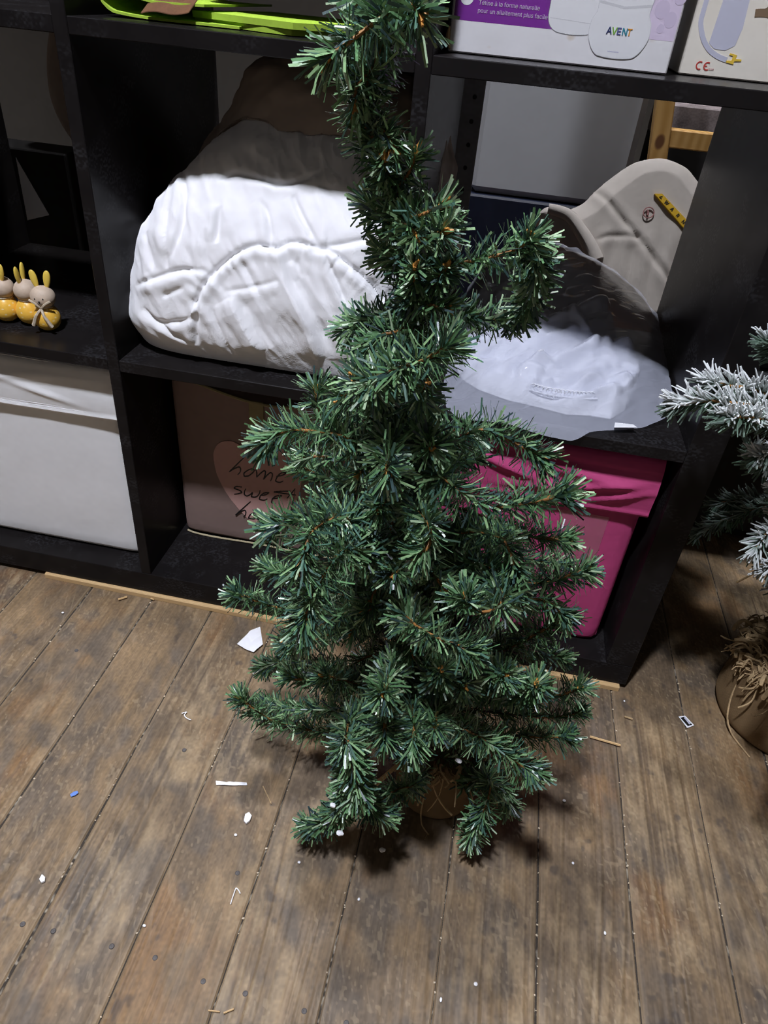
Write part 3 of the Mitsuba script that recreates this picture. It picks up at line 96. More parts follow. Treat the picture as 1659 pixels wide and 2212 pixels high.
def slab(V, off):  # a closed sheet: V and V + off, joined round the rim
    n, m = V.shape[:2]; a, b = grid(V), grid(V + off); N = n * m; i = np.arange(N).reshape(n, m)
    rim = np.r_[i[0, :], i[1:, -1], i[-1, -2::-1], i[-2:0:-1, 0]]; nx = np.roll(rim, -1)
    F = np.vstack([a.faces, b.faces[:, ::-1] + N, np.stack([rim, rim + N, nx + N], 1), np.stack([rim, nx + N, nx], 1)])
    m_ = trimesh.Trimesh(np.vstack([a.vertices, b.vertices]), F, process=False)
    if m_.volume < 0: m_.invert()
    return m_
def extrude(poly, h, to=None):
    from shapely.geometry import Polygon
    m = trimesh.creation.extrude_polygon(Polygon(poly).buffer(0), h, engine='earcut')
    if to is not None: m.apply_transform(to)
    return m
def xz_plane(y):   # polygon (x, z) -> upright sheet facing -y with its back at y
    return np.array([[1, 0, 0, 0], [0, 0, -1, y], [0, 1, 0, 0], [0, 0, 0, 1.0]])
def nz(p, s, seed=0, o=3): return meshkit.fbm(np.asarray(p) * s, o, seed) - .5
def unit(v): v = np.asarray(v, float); return v / np.linalg.norm(v)
def blob(c, r, sub=3):
    m = trimesh.creation.icosphere(subdivisions=sub); m.apply_scale(r); m.apply_translation(c); return m

# ------------------------------------------------------------------ materials
def mat(key, color, rough=.5, spec=.5, two=True, bump=None, bscale=1.0, **k):
    b = {'type': 'principled', 'base_color': color if isinstance(color, dict) else rgb(*color), 'roughness': rough if isinstance(rough, dict) else float(rough), 'specular': float(spec), **k}
    if bump: b = {'type': 'bumpmap', 'tex': proc(bump[0], bump[1]), 'scale': bscale, 'bsdf': b}
    scene[key] = {'type': 'twosided', 'bsdf': b} if two else b
def uneven(c, amt, s, s2=None, seed=0.):
    c = np.array(c)
    def fn(p, n, uv):
        f = fbm(p.x * s + seed, p.y * s, p.z * s, 3); g = noise(p.x * s * 9, p.y * s * 9, p.z * s * 9)
        k = 1 + amt * (f - .5) * 2 + amt * .4 * (g - .5) * 2
        return mi.Color3f(*c.tolist()) * k
    return proc(fn)

def black_fn(p, n, uv):   # black-brown foil with a faint grain and scattered dust flecks
    g = noise(p.x * 60, p.y * 60, p.z * 60); l = fbm(p.x * 7, p.y * 7, p.z * 7, 3)
    c = mix((.0072, .0062, .0064), (.0135, .0118, .0118), .5 * g + .5 * l)
    d = smoothstep(.50, .74, fbm(p.x * 26 + 3, p.y * 26, p.z * 26, 4)) * smoothstep(.35, .8, noise(p.x * 420, p.y * 420, p.z * 420))
    return mix(c, (.050, .050, .054), .30 * d)
mat('m_black', proc(black_fn), .30, .10)

PL0 = -0.7240; PITCH = [-.724, -.6265, -.5247, -.4265, -.3262, -.2207, -.1206, -.0178, .0821]
SEAMS = [PL0 - .1 * k for k in range(19, 0, -1)] + PITCH + [.0821 + .1005 * k for k in range(1, 19)]
def wood_fn(p, n, uv):
    s = uv.x      # a constant of each board
    e = uv.y      # distance to the nearer long edge in metres, 0 at the edge
    px, py = p.x + s * 3.1, p.y + s * 7.7
    patch = fbm(px * 8 + py * 1.5, py * 6, 0, 4); fine = fbm(px * 66 + py * 21, py * 33 - px * 17, 1, 3); grit = noise(px * 420 + py * 60, py * 300 - px * 90, 5)
    mott = fbm(px * 34 + py * 9, py * 26 - px * 6, 2, 4)
    warp = fbm(px * 7, py * 1.6, 7, 2)
    ring = .6 * noise(px * 330 + warp * 30, py * 2.6, 9) + .4 * noise(px * 150 + warp * 14, py * 1.3, 19)
    fibre = .5 * noise(px * 850, py * 11, 11) + .5 * noise(px * 380, py * 5, 12)
    base = mix((.150, .106, .066), (.250, .166, .088), smoothstep(.32, .64, .6 * patch + .4 * mott))
    base = mix(base, (.120, .096, .074), .66 * smoothstep(.50, .68, .6 * fbm(px * 11 + 9, py * 8, 3, 3) + .4 * fbm(px * 55, py * 42 + px * 15, 13, 2)))
    base = mix(base, (.225, .110, .040), .52 * smoothstep(.56, .74, .65 * fbm(px * 13 + 31, py * 6.5, 4, 3) + .35 * mott))
    base = base * (.80 + .40 * fibre)
    worn = smoothstep(.48, .66, .7 * fbm(px * 6 + 57, py * 4.5, 8, 3) + .3 * mott)
    base = mix(base, (.36, .265, .155), .52 * worn * smoothstep(.42, .68, .55 * ring + .45 * fine))
    base = mix(base, base * .60, .55 * worn * smoothstep(.58, .80, 1 - ring) * smoothstep(.35, .6, fine))
    base = base * (.66 + .46 * fine) * (.78 + .28 * grit)
    fleck = smoothstep(.68, .86, noise(px * 330 + py * 70, py * 210, 41)) * smoothstep(.42, .62, fbm(px * 24, py * 20, 42, 3))
    base = mix(base, (.36, .275, .17), .28 * fleck)
    scr = smoothstep(.80, .93, noise(px * 260 + py * 95, py * 42 + px * 19, 21)) * smoothstep(.45, .6, fbm(px * 14, py * 12, 22, 2))
    base = mix(base, (.36, .275, .175), .18 * scr)
    spot = smoothstep(.68, .80, .6 * fbm(px * 30, py * 26, 31, 3) + .4 * fbm(px * 120, py * 90, 32, 2))
    base = mix(base, (.052, .042, .036), .60 * spot)
    edge = smoothstep(.0048, .0008, e + .0024 * (fine - .5))
    return mix(base, mix((.19, .135, .08), (.33, .25, .16), fine), .50 * edge)
def wood_bump(p, n, uv):
    s = uv.x; px, py = p.x + s * 3.1, p.y + s * 7.7
    warp = fbm(px * 7, py * 1.6, 7, 2)
    return .45 * noise(px * 330 + warp * 30, py * 2.6, 9) + .4 * fbm(px * 110 + py * 7, py * 13 - px * 9, 1, 3)
def wood_rough(p, n, uv):
    return .42 + .3 * fbm(p.x * 18, p.y * 9, 2, 3)
mat('m_plank', proc(wood_fn), proc(wood_rough), .4, bump=(wood_bump, 4e-4), bscale=.0007)
def dirt_fn(p, n, uv):
    g = noise(p.x * 500, p.y * 260, 0); h = fbm(p.x * 30, p.y * 40, 0, 3)
    return mix((.045, .036, .028), (.30, .26, .20), smoothstep(.52, .85, .55 * g + .6 * h - .1))
mat('m_dirt', proc(dirt_fn), .9, .2)
mat('m_nail', uneven((.085, .075, .070), .6, 420), .6, .4)
def lath_fn(p, n, uv):
    g = noise(p.x * 4, p.y * 300, p.z * 500); h = fbm(p.x * 12, p.y * 60, p.z * 90, 3)
    return mix((.46, .29, .125), (.60, .42, .215), .5 * g + .5 * h)
mat('m_lath', proc(lath_fn), .55, .4)
def pine_fn(p, n, uv):
    w = fbm(p.x * 8, p.y * 8, p.z * 4, 2); g = .5 + .5 * dr.sin((p.x * 60 + p.y * 30 + w * 5) * 6.28)
    c = mix((.50, .27, .075), (.62, .37, .13), g)
    d = dr.sqrt(dr.square((p.x + .049) / .008) + dr.square((p.z - .606) / .012))
    return mix(c, (.15, .06, .022), smoothstep(1.25, .7, d))
mat('m_pine', proc(pine_fn), .5, .4)

mat('m_needle', {'type': 'mesh_attribute', 'name': 'vertex_color'}, .36, .75)
mat('m_snow_needle', {'type': 'mesh_attribute', 'name': 'vertex_color'}, .75, .3)
mat('m_tip', uneven((.46, .21, .045), .5, 300), .5, .4)
mat('m_stem', uneven((.22, .10, .026), .7, 160), .55, .4)
def burlap_fn(p, n, uv):
    a = dr.sin(uv.x * 6.2832) * dr.sin(uv.y * 6.2832); g = fbm(p.x * 60, p.y * 60, p.z * 60, 3)
    return mix((.075, .045, .020), (.25, .165, .085), .5 + .3 * a + .5 * (g - .5))
def burlap_b(p, n, uv): return .5 + .25 * (dr.sin(uv.x * 6.2832) + dr.sin(uv.y * 6.2832))
mat('m_burlap', proc(burlap_fn), .9, .2, bump=(burlap_b, 3e-4), bscale=.0006)
mat('m_jute', uneven((.38, .27, .145), .45, 120), .85, .2)

def cloth_bump(p, n, uv): return .5 * noise(p.x * 900, p.y * 900, p.z * 900) + .9 * fbm(p.x * 120, p.y * 120, p.z * 120, 2)
mat('m_duvet', uneven((.80, .80, .815), .03, 20), .85, .25, sheen=.3, bump=(cloth_bump, 4e-4), bscale=.0004)
mat('m_seam', (.70, .70, .72), .9, .2)
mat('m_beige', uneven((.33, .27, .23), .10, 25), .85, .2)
mat('m_box_white', uneven((.70, .70, .70), .05, 14), .8, .25, bump=(cloth_bump, 4e-4), bscale=.0003)
mat('m_box_pink', uneven((.47, .058, .180), .08, 18), .75, .3, sheen=.4, bump=(cloth_bump, 4e-4), bscale=.0004)
mat('m_box_brown', uneven((.225, .155, .135), .09, 16), .85, .2, bump=(cloth_bump, 4e-4), bscale=.0004)
mat('m_heart', uneven((.48, .285, .255), .05, 30), .8, .2)
mat('m_ink', (.006, .006, .007), .5, .4)
mat('m_olive', uneven((.24, .20, .105), .15, 90), .8, .2)
mat('m_gold_trim', uneven((.42, .36, .22), .2, 120), .7, .3)
mat('m_label', uneven((.72, .72, .74), .03, 60), .6, .4)
mat('m_lime', uneven((.34, .50, .05), .10, 40), .75, .3)
mat('m_brown_paper', uneven((.15, .07, .035), .25, 60), .75, .3)
mat('m_black_plastic', uneven((.010, .010, .011), .3, 40), .25, .5)
def card_fn(p, n, uv):
    g = fbm(p.x * 40, p.y * 40, p.z * 40, 4); s = smoothstep(.70, .82, fbm(p.x * 55 + 5, p.y * 55, p.z * 55, 3))
    return mix(mix((.60, .585, .585), (.66, .65, .66), g), (.46, .36, .24), .55 * s)
mat('m_card', proc(card_fn), .42, .45)
def card2_fn(p, n, uv):
    g = fbm(p.x * 30, p.y * 30, p.z * 30, 4); s = smoothstep(.66, .80, fbm(p.x * 45 + 9, p.y * 45, p.z * 45, 3))
    return mix(mix((.60, .555, .475), (.68, .64, .56), g), (.40, .27, .14), .5 * s)
mat('m_card_cream', proc(card2_fn), .42, .45)
def purple_fn(p, n, uv):
    t = dr.clip((p.x + .365) / .2, 0, 1)      # the printed ink fades from violet to lilac towards the right of the box
    return mix((.155, .022, .23), (.56, .48, .60), smoothstep(.42, .74, t + .05 * (noise(p.x * 60, p.z * 60, 0) - .5)))
mat('m_purple', proc(purple_fn), .4, .45)
for k, c in dict(m_print_grey=(.50, .50, .515), m_print_pale=(.63, .63, .64), m_print_dark=(.20, .20, .21), m_print_lilac=(.44, .44, .52), m_print_blue=(.07, .08, .22), m_print_green=(.16, .36, .05), m_print_teal=(.03, .19, .25), m_print_orange=(.56, .25, .04),
                 m_print_navy=(.02, .03, .10), m_print_yellow=(.62, .42, .05), m_print_red=(.42, .05, .04), m_print_text=(.50, .42, .54), m_print_mauve=(.50, .43, .55), m_print_branch=(.17, .115, .07), m_print_rose=(.42, .20, .20)).items():
    mat(k, c, .42, .45)
mat('m_raw_card', uneven((.42, .30, .15), .25, 120), .85, .2)
mat('m_bin', uneven((.50, .51, .54), .04, 8), .55, .4)
mat('m_steel', uneven((.20, .205, .225), .25, 30), .4, .5)
mat('m_navy', uneven((.018, .024, .048), .3, 60), .85, .2)
mat('m_blue', uneven((.004, .007, .022), .2, 20), .6, .4)
mat('m_seat', uneven((.58, .53, .49), .05, 20), .85, .2, bump=(cloth_bump, 4e-4), bscale=.0004)
mat('m_yellow', (.72, .44, .02), .5, .4)
mat('m_dark', uneven((.012, .011, .011), .3, 10), .7, .3)
mat('m_grey_dark', uneven((.045, .045, .05), .3, 10), .7, .3)
mat('m_bunny_wood', uneven((.52, .41, .31), .08, 90), .55, .4)
def egg_fn(p, n, uv):
    d, d2, w = voronoi(uv.x * 9, uv.y * 5)
    return mix((.78, .45, .06), (.82, .60, .26), smoothstep(.17, .11, d))
mat('m_egg', proc(egg_fn), .35, .5)
mat('m_ear', uneven((.72, .52, .085), .05, 80), .35, .5)
mat('m_twine', uneven((.50, .42, .31), .4, 400), .85, .2)
mat('m_paper', uneven((.78, .78, .80), .03, 90), .7, .3)
mat('m_blue_bit', (.12, .22, .55), .6, .4)
mat('m_tulle', uneven((.66, .67, .72), .03, 50), .85, .2, sheen=.3)
mat('m_lace', uneven((.74, .75, .80), .04, 200), .85, .2)
def film(key, haze, color, ior):   # clear film: a thin dielectric with a milky haze
    scene[key] = {'type': 'blendbsdf', 'weight': haze, 'clear': {'type': 'thindielectric', 'int_ior': ior}, 'milky': {'type': 'twosided', 'bsdf': {'type': 'diffuse', 'reflectance': rgb(*color)}}}
film('m_film', .33, (.72, .75, .88), 1.30)
film('m_tape', .13, (.62, .50, .48), 1.35)
mat('m_wall', uneven((.21, .19, .165), .06, 3), .9, .2)
mat('m_ceiling', uneven((.36, .34, .31), .04, 2), .9, .2)
mat('m_lamp_body', (.7, .7, .7), .4, .5)

# ------------------------------------------------------------------ room
X0, X1, Y0, Y1, ZC = -2.55, 1.85, -2.4, 3.6, 2.56  # unseen room shell gives bounce light; back wall set far to stay dim
put('wall_left', box(X0 - .1, X0, Y0, Y1, -.06, ZC, 0), 'm_wall'); struct('wall_left')
put('wall_right', box(X1, X1 + .1, Y0, Y1, -.06, ZC, 0), 'm_wall'); struct('wall_right')
put('wall_front', box(X0 - .1, X1 + .1, Y0 - .1, Y0, -.06, ZC, 0), 'm_wall'); struct('wall_front')
put('wall_back', box(X0 - .1, X1 + .1, Y1, Y1 + .1, -.06, ZC, 0), 'm_wall'); struct('wall_back')
put('ceiling', box(X0 - .1, X1 + .1, Y0 - .1, Y1 + .1, ZC, ZC + .1, 0), 'm_ceiling'); struct('ceiling')

# floor: dusty joint bed with every board on top
FL = -0.009
put('floor', box(X0, X1, Y0, Y1, FL - .05, FL - .0026, 0), 'm_dirt'); struct('floor', 'old worn wooden board floor with dirt in the joints')
rf = random.Random(5)
for i in range(len(SEAMS) - 1):
    a, b = SEAMS[i], SEAMS[i + 1]
    if b < X0 or a > X1: continue
    ga, gb = rf.uniform(.0005, .0011), rf.uniform(.0005, .0011)
    x0, x1 = max(a + ga, X0), min(b - gb, X1); dz = rf.uniform(-.0006, .0006) * .8
    ny, xs = 90, np.array([0, .0016, .006, .5, -.006, -.0016, 0])
    ys = np.linspace(Y0, Y1, ny)
    cols = np.array([x0, x0 + .0016, x0 + .006, (x0 + x1) / 2, x1 - .006, x1 - .0016, x1])
    zc = np.array([-.0022, -.0004, 0, 0, 0, -.0004, -.0022])
    V = np.zeros((ny, 7, 3)); V[..., 0] = cols; V[..., 1] = ys[:, None]; V[..., 2] = FL + dz + zc
    wob = np.stack([nz(np.stack([ys * 0, ys, ys * 0 + i * 3.3 + q], -1), 9, 4, 4) for q in (0, .5)], 1)
    wob2 = np.stack([nz(np.stack([ys * 0, ys, ys * 0 + i * 1.7 + q], -1), 60, 8, 2) for q in (0, .5)], 1)
    sh = (wob * .0022 + wob2 * .0012)
    V[:, 0, 0] += sh[:, 0]; V[:, 1, 0] += sh[:, 0]; V[:, -1, 0] += sh[:, 1]; V[:, -2, 0] += sh[:, 1]
    V[..., 0] = np.clip(V[..., 0], X0, X1)
    m = slab(V, np.array([0, 0, -.012]))
    s = rf.random()
    ed = np.tile(np.array([0, .0016, .006, .05, .006, .0016, 0]), (ny, 1)).ravel()
    uv = np.stack([np.full(len(m.vertices), s), np.r_[ed, ed]], 1)
    k = numbered('floor__plank'); scene[k] = ply(m, 'm_plank', False, uv=uv)
nail = lathe([(0, .0001), (.0012, .0002), (.0022, .0002), (.0026, -.0001), (.0028, -.0008), (.0028, -.004), (0, -.004)], 14)
for x, y in D['nails']:
    m = nail.copy(); m.apply_translation([x, y, FL + .0004]); put(numbered('floor__nail'), m, 'm_nail', 40)

# ------------------------------------------------------------------ unseen ceiling lamps
for name, c, sx, sy, e in UNSEEN_LAMPS:
    k = numbered('unseen_ceiling_lamp')
    hx, hy, sk = sx / 2, sy / 2, {'front': .004, 'middle': .07, 'rear': .10}[name]      # added skirts on middle and rear lamps keep light off the back wall
    hs = [box(c[0] - hx - .02, c[0] + hx + .02, c[1] - hy - .02, c[1] + hy + .02, c[2] + .004, ZC, .002)]
    for q in (-1, 1):
        hs.append(box(c[0] + q * (hx + .012) - .008, c[0] + q * (hx + .012) + .008, c[1] - hy - .02, c[1] + hy + .02, c[2] - sk, c[2] + .006, 0)); hs.append(box(c[0] - hx - .02, c[0] + hx + .02, c[1] + q * (hy + .012) - .008, c[1] + q * (hy + .012) + .008, c[2] - sk, c[2] + .006, 0))
    scene[k + '__housing'] = ply(cat(*hs), 'm_lamp_body')
    v = np.array([[-sx / 2, -sy / 2, 0], [sx / 2, -sy / 2, 0], [sx / 2, sy / 2, 0], [-sx / 2, sy / 2, 0]]) + np.array(c)
    scene[k + '__diffuser'] = ply((v, [[0, 2, 1], [0, 3, 2]]), 'm_lamp_body', False, emitter={'type': 'area', 'radiance': rgb(*e)})
    scene[k] = scene.pop(k + '__housing')
    tag(k, {'front': 'square white ceiling lamp out of view in front, placed to light the shelf front and the tree', 'middle': 'small square ceiling lamp out of view above the shelf, placed to light the floor and tree top', 'rear': 'wide square ceiling lamp out of view behind the shelf, placed to light the infant seat'}[name], 'lamp')

# ------------------------------------------------------------------ black cube shelf
o, w, t, dep = .0376, .335, .0151, .37
NC, NR = 4, 4
X = [-o]                     # inner right edge of each column, from the right
cols = []
xr = -o
for c in range(NC): cols.append((xr - w, xr)); xr = xr - w - t
xl = cols[-1][0]
rows = []; z = o
for r in range(NR): rows.append((z, z + w)); z += w + t
zt = rows[-1][1]
S = 'shelving_unit'
put(S + '__base_panel', box(xl - o, 0, 0, dep, 0, o), 'm_black')
put(S + '__top_panel', box(xl - o, 0, 0, dep, zt, zt + o), 'm_black')
put(S + '__side_panel', box(-o, 0, 0.0002, dep, o, zt), 'm_black')
put(S + '__side_panel_001', box(xl - o, xl, 0.0002, dep, o, zt), 'm_black')
for c in range(NC - 1): put(numbered(S + '__divider'), box(cols[c][0] - t, cols[c][0], .0004, dep, o, zt), 'm_black')
for c in range(NC):
    for r in range(NR - 1): put(numbered(S + '__shelf_board'), box(cols[c][0], cols[c][1], .0008, dep, rows[r][1], rows[r][1] + t), 'm_black')
tag(S, 'black-brown open cube shelving unit standing behind the green tree', 'shelf')
Z1, Z2, Z3 = o, rows[1][0], rows[2][0]      # upper faces of the three boards in view

# lath lying under the front edge
def lath():
    n = 40; xs = np.linspace(-.902, -.0085, n); yb = -.0045 + (-.0065 + .0045) * (xs - xs[0]) / (xs[-1] - xs[0]) - .0015 * np.sin((xs - xs[0]) * 3.4)
    prof = np.array([(0, FL), (0, -.0018), (.0012, -.0004), (.004, -.0003), (.022, -.0003), (.022, FL)])
    V = np.stack([np.stack([xs, yb + q[0], np.full(n, q[1])], -1) for q in prof], 1)
    m = grid(V); i = np.arange(n * 6).reshape(n, 6)
    cap = []
    for a, s in ((i[0], 1), (i[-1], -1)):
        for k in range(1, 5): cap.append([a[0], a[k], a[k + 1]][::s])
    m = trimesh.Trimesh(m.vertices, np.vstack([m.faces, cap]), process=False)
    return m
put('wooden_lath', lath(), 'm_lath'); tag('wooden_lath', 'thin pale wooden lath on the floor under the front edge of the black shelf', 'lath')

# ------------------------------------------------------------------ fabric storage boxes
def soft_box(x0, x1, y0, y1, z0, z1, r=.012, bulge=.004, seed=0, amp=.002, top_sag=0.0):
    nz_, na = 26, 96; n = 10.0; th = np.linspace(0, 2 * np.pi, na, endpoint=False)
    cx, cy, a, b = (x0 + x1) / 2, (y0 + y1) / 2, (x1 - x0) / 2, (y1 - y0) / 2
    per = np.linspace(0, 4, na, endpoint=False)
    def sq(u):
        k = int(u) % 4; f = (u % 1) * 2 - 1
        return [(f, -1), (1, f), (-f, 1), (-1, -f)][k]
    q = np.array([sq(u) for u in per + .5 * 4 / na])
    q = q / (np.sum(np.abs(q) ** 24, 1, keepdims=True)) ** (1 / 24)
    V = []
    levels = np.r_[0, .008, .03, np.linspace(.08, .97, nz_ - 5), .99, 1]
    for f in levels:
        ins = r * (max(0, 1 - f / .03)) ** 2 * .7
        bl = bulge * math.sin(math.pi * min(1, f)) * 1.0
        px = cx + q[:, 0] * (a - ins); py = cy + q[:, 1] * (b - ins)
        wgt = (1 - q[:, 0] ** 2).clip(0, 1) * (np.abs(q[:, 1]) > .9); py = py + np.sign(q[:, 1]) * bl * wgt
        zz = z0 + f * (z1 - z0) - top_sag * f * np.clip(1 - q[:, 0] ** 2, 0, 1) ** 2 * (q[:, 1] < 0)
        p = np.stack([px, py, np.full(na, 0) + zz], 1)
        p[:, 1] += amp * 2 * nz(p, 14, seed) * (f > .02)
        V.append(p)
    V = np.array(V); L = len(levels)
    Vv = np.vstack([V.reshape(-1, 3), [[cx, cy, z0]], [[cx, cy, V[-1, :, 2].mean() - .002]]])
    F = []
    for i in range(L - 1):
        for j in range(na):
            k, k2 = i * na + j, i * na + (j + 1) % na
            F += [[k, k2, k2 + na], [k, k2 + na, k + na]]
    for j in range(na): F += [[L * na, (j + 1) % na, j], [L * na + 1, (L - 1) * na + j, (L - 1) * na + (j + 1) % na]]
    return trimesh.Trimesh(Vv, F, process=False)

def flap(x0, x1, yf, ztop, zbot, yback, folds, seed, amp, hem=.004, sag=0.0, thick=.0028):
    n, m = 70, 44     # across, along
    u = np.linspace(0, 1, n); prof = []
    L = np.linspace(0, 1, m)
    for v in L:
        if v < .35: prof.append((yback + (yf + .010 - yback) * (v / .35), ztop))
        elif v < .45:
            a = (v - .35) / .10 * math.pi / 2; prof.append((yf + .010 - .010 * math.sin(a), ztop - .010 + .010 * math.cos(a)))
        else: prof.append((yf, ztop - .010 - (ztop - .010 - zbot) * (v - .45) / .55))
    prof = np.array(prof); V = np.zeros((n, m, 3))
    V[..., 0] = (x0 + (x1 - x0) * u)[:, None]; V[..., 1] = prof[:, 0]; V[..., 2] = prof[:, 1]
    fr = np.clip((L - .40) / .10, 0, 1); dn = np.clip((L - .45) / .55, 0, 1)
    V[..., 1] -= (fr * (.003 + .004 * np.sin(np.pi * dn) + .003 * dn))[None]
    V[..., 2] -= sag * np.sin(np.pi * u)[:, None] * np.clip(L / .3, 0, 1)[None]
    V[..., 1] -= amp * (2 * nz(V, 11, seed, 2)) * fr[None]
    for (cx, cz, ang, ln, wd, h) in folds:      # raised folds: centre, direction, half length, half width, height
        dx, dz = V[..., 0] - cx, V[..., 2] - cz; ca, sa = math.cos(ang), math.sin(ang)
        al, ac = dx * ca + dz * sa, -dx * sa + dz * ca
        V[..., 1] -= h * np.exp(-(al / ln) ** 2 - (ac / wd) ** 2) * fr[None]
    V[:, -3:, 1] -= hem * np.array([.3, .6, .25])[None]
    return slab(V, np.array([0, thick, .0003]))

# white box, bottom left
put('fabric_box__body', soft_box(-1.068, -.748, .036, .355, Z1 + .0005, .352, seed=3, amp=.0015, bulge=.003), 'm_box_white', 50)
put('fabric_box__lid', flap(-1.067, -.742, .031, .3565, .286, .34, [(-.93, .325, .12, .08, .006, .004), (-.86, .312, -.2, .05, .005, .003), (-1.0, .31, .1, .05, .006, .003)], 5, .003, sag=.004), 'm_box_white', 50)
part('fabric_box__lid', 'white fabric lid folded over the front')
for dz in (.0, .0032):
    xs = np.linspace(-1.066, -.746, 40); put(numbered('fabric_box__stitch_line'), tube(np.stack([xs, .0245 + 0 * xs, .290 + dz + .0015 * np.sin(xs * 30)], 1), .0005, 4), 'm_seam')
tag('fabric_box', 'white fabric storage box with folded lid in the bottom left shelf cube', 'storage box')
# pink box, bottom right
put('fabric_box_001__body', soft_box(-.363, -.050, .034, .35, Z1 + .0005, .352, seed=9, amp=.0015, bulge=.003), 'm_box_pink', 50)
put('fabric_box_001__lid', flap(-.364, -.047, .028, .359, .276, .34,
    [(-.20, .352, .03, .12, .004, .005), (-.17, .338, .0, .11, .003, -.003), (-.15, .325, -.10, .07, .006, .006), (-.12, .312, .22, .05, .005, .006), (-.22, .315, -.25, .05, .006, .006), (-.09, .300, .35, .035, .005, .005), (-.18, .300, .15, .05, .006, .005), (-.26, .33, -.2, .05, .007, .005)], 12, .005, sag=.002), 'm_box_pink', 50)
part('fabric_box_001__lid', 'wrinkled pink fabric lid folded over the front')
put('fabric_box_001__label', box(-.182, -.133, .0325, .0335, .180, .249, 0), 'm_label'); part('fabric_box_001__label', 'white paper label')
def sheet(x0, x1, z0, z1, y, seed, amp, n=14):
    u, v = np.meshgrid(np.linspace(x0, x1, n), np.linspace(z0, z1, n), indexing='ij'); V = np.stack([u, u * 0 + y, v], -1); V[..., 1] += amp * 2 * nz(V, 60, seed, 2); return grid(V)
put('fabric_box_001__tape', sheet(-.150, -.090, .186, .262, .0312, 2, .0004), 'm_tape', True); part('fabric_box_001__tape', 'clear packing tape over the label')
tag('fabric_box_001', 'bright pink fabric storage box with taped label in the bottom right shelf cube', 'storage box')
# brown box with heart
YH = .112
put('fabric_box_002__body', soft_box(-.7165, -.425, YH + .001, .36, Z1 + .0005, .318, seed=21, amp=.0012, bulge=0.0, top_sag=.022), 'm_box_brown', 50)
hl = np.array(D['heartL']); c0, c1 = hl[0], hl[-1]; ax = unit(c1 - c0); pr_ = np.array([-ax[1], ax[0]])
rel = hl - c0; hr = c0 + (rel @ ax)[:, None] * ax - (rel @ pr_)[:, None] * pr_ * .92
heart = np.vstack([smooth_path(hl, 50), smooth_path(hr, 50)[::-1][1:-1]])
put('fabric_box_002__heart', extrude(heart, .0009, xz_plane(YH + .0006)), 'm_heart'); part('fabric_box_002__heart', 'pink printed heart with the black handwritten words home sweet home')
def ribbon(pts, wd, y, tk=.0005):
    p = smooth_path(np.array(pts), max(10, 6 * len(pts))); d = np.gradient(p, axis=0); d /= np.linalg.norm(d, axis=1, keepdims=True) + 1e-9; nn = np.stack([-d[:, 1], d[:, 0]], 1)
    ww = wd * (1 - .35 * np.linspace(-1, 1, len(p)) ** 4)[:, None] / 2
    V = np.zeros((len(p), 2, 3)); 
    for i, s in enumerate((1, -1)): q = p + s * nn * ww; V[:, i, 0] = q[:, 0]; V[:, i, 2] = q[:, 1]; V[:, i, 1] = y
    return slab(V, np.array([0, tk, 0]))
put('fabric_box_002__heart__lettering', cat(*[ribbon(s, .0018, YH - .0010, .0008) for s in D['strokes']]), 'm_ink'); part('fabric_box_002__heart__lettering', 'black handwritten words home sweet home')
xs = np.linspace(-.712, -.43, 40); f = (xs - xs[0]) / (xs[-1] - xs[0]) * 2 - 1
put('fabric_box_002__bottom_trim', tube(np.stack([xs, YH - .0005 + .004 * np.abs(f) ** 16, np.full(40, Z1 + .0022) + .001 * np.sin(xs * 40)], 1), .0017, 6), 'm_gold_trim', 50); part('fabric_box_002__bottom_trim', 'pale gold piping along the bottom edge')
put('fabric_box_002__rim_trim', tube(np.stack([xs, YH - .0005 + .004 * np.abs(f) ** 16, .319 - .022 * np.clip(1 - f ** 2, 0, 1) ** 2], 1), .0022, 6), 'm_olive', 50); part('fabric_box_002__rim_trim', 'olive piping round the top rim')
put('fabric_box_002__pull_tab', box(-.5975, -.5755, YH - .0022, YH + .002, .262, .300, .0008), 'm_olive'); part('fabric_box_002__pull_tab', 'olive fabric pull tab')
tag('fabric_box_002', 'brown fabric box with pink heart and handwritten words, behind the green tree', 'storage box')

# ------------------------------------------------------------------ white duvet and the dark bag on top of it
def mound(key, nt, na, n):
    key = np.array(key); tk = np.linspace(0, 1, len(key)); tt = np.linspace(0, 1, nt)
    K = np.stack([np.interp(tt, tk, key[:, i]) for i in range(5)], 1); K = np.stack([np.convolve(np.pad(K[:, i], 4, 'edge'), np.ones(9) / 9, 'valid') for i in range(5)], 1)
    th = np.linspace(0, 2 * np.pi, 20001); c, s = np.cos(th), np.sin(th)
    cx = np.sign(c) * np.abs(c) ** (2 / n); sy = np.sign(s) * np.abs(s) ** (2 / n)
    L = np.r_[0, np.cumsum(np.hypot(np.diff(cx), np.diff(sy)))]; tq = np.linspace(0, L[-1], na, endpoint=False); cx, sy = np.interp(tq, L, cx), np.interp(tq, L, sy)
    V = np.stack([K[:, 1:2] + K[:, 3:4] * cx, K[:, 2:3] + K[:, 4:5] * sy, np.repeat(K[:, :1], na, 1)], -1)
    i = np.arange(nt * na).reshape(nt, na); j = np.roll(i, -1, 1)
    F = np.concatenate([np.stack([i[:-1], j[:-1], j[1:]], -1).reshape(-1, 3), np.stack([i[:-1], j[1:], i[1:]], -1).reshape(-1, 3)])
    V = np.vstack([V.reshape(-1, 3), [[K[0, 1], K[0, 2], K[0, 0]]], [[K[-1, 1], K[-1, 2], K[-1, 0]]]]); N = nt * na
    cap = [[N, j[0, q], i[0, q]] for q in range(na)] + [[N + 1, i[-1, q], j[-1, q]] for q in range(na)]
    return trimesh.Trimesh(V, np.vstack([F, cap]), process=False)
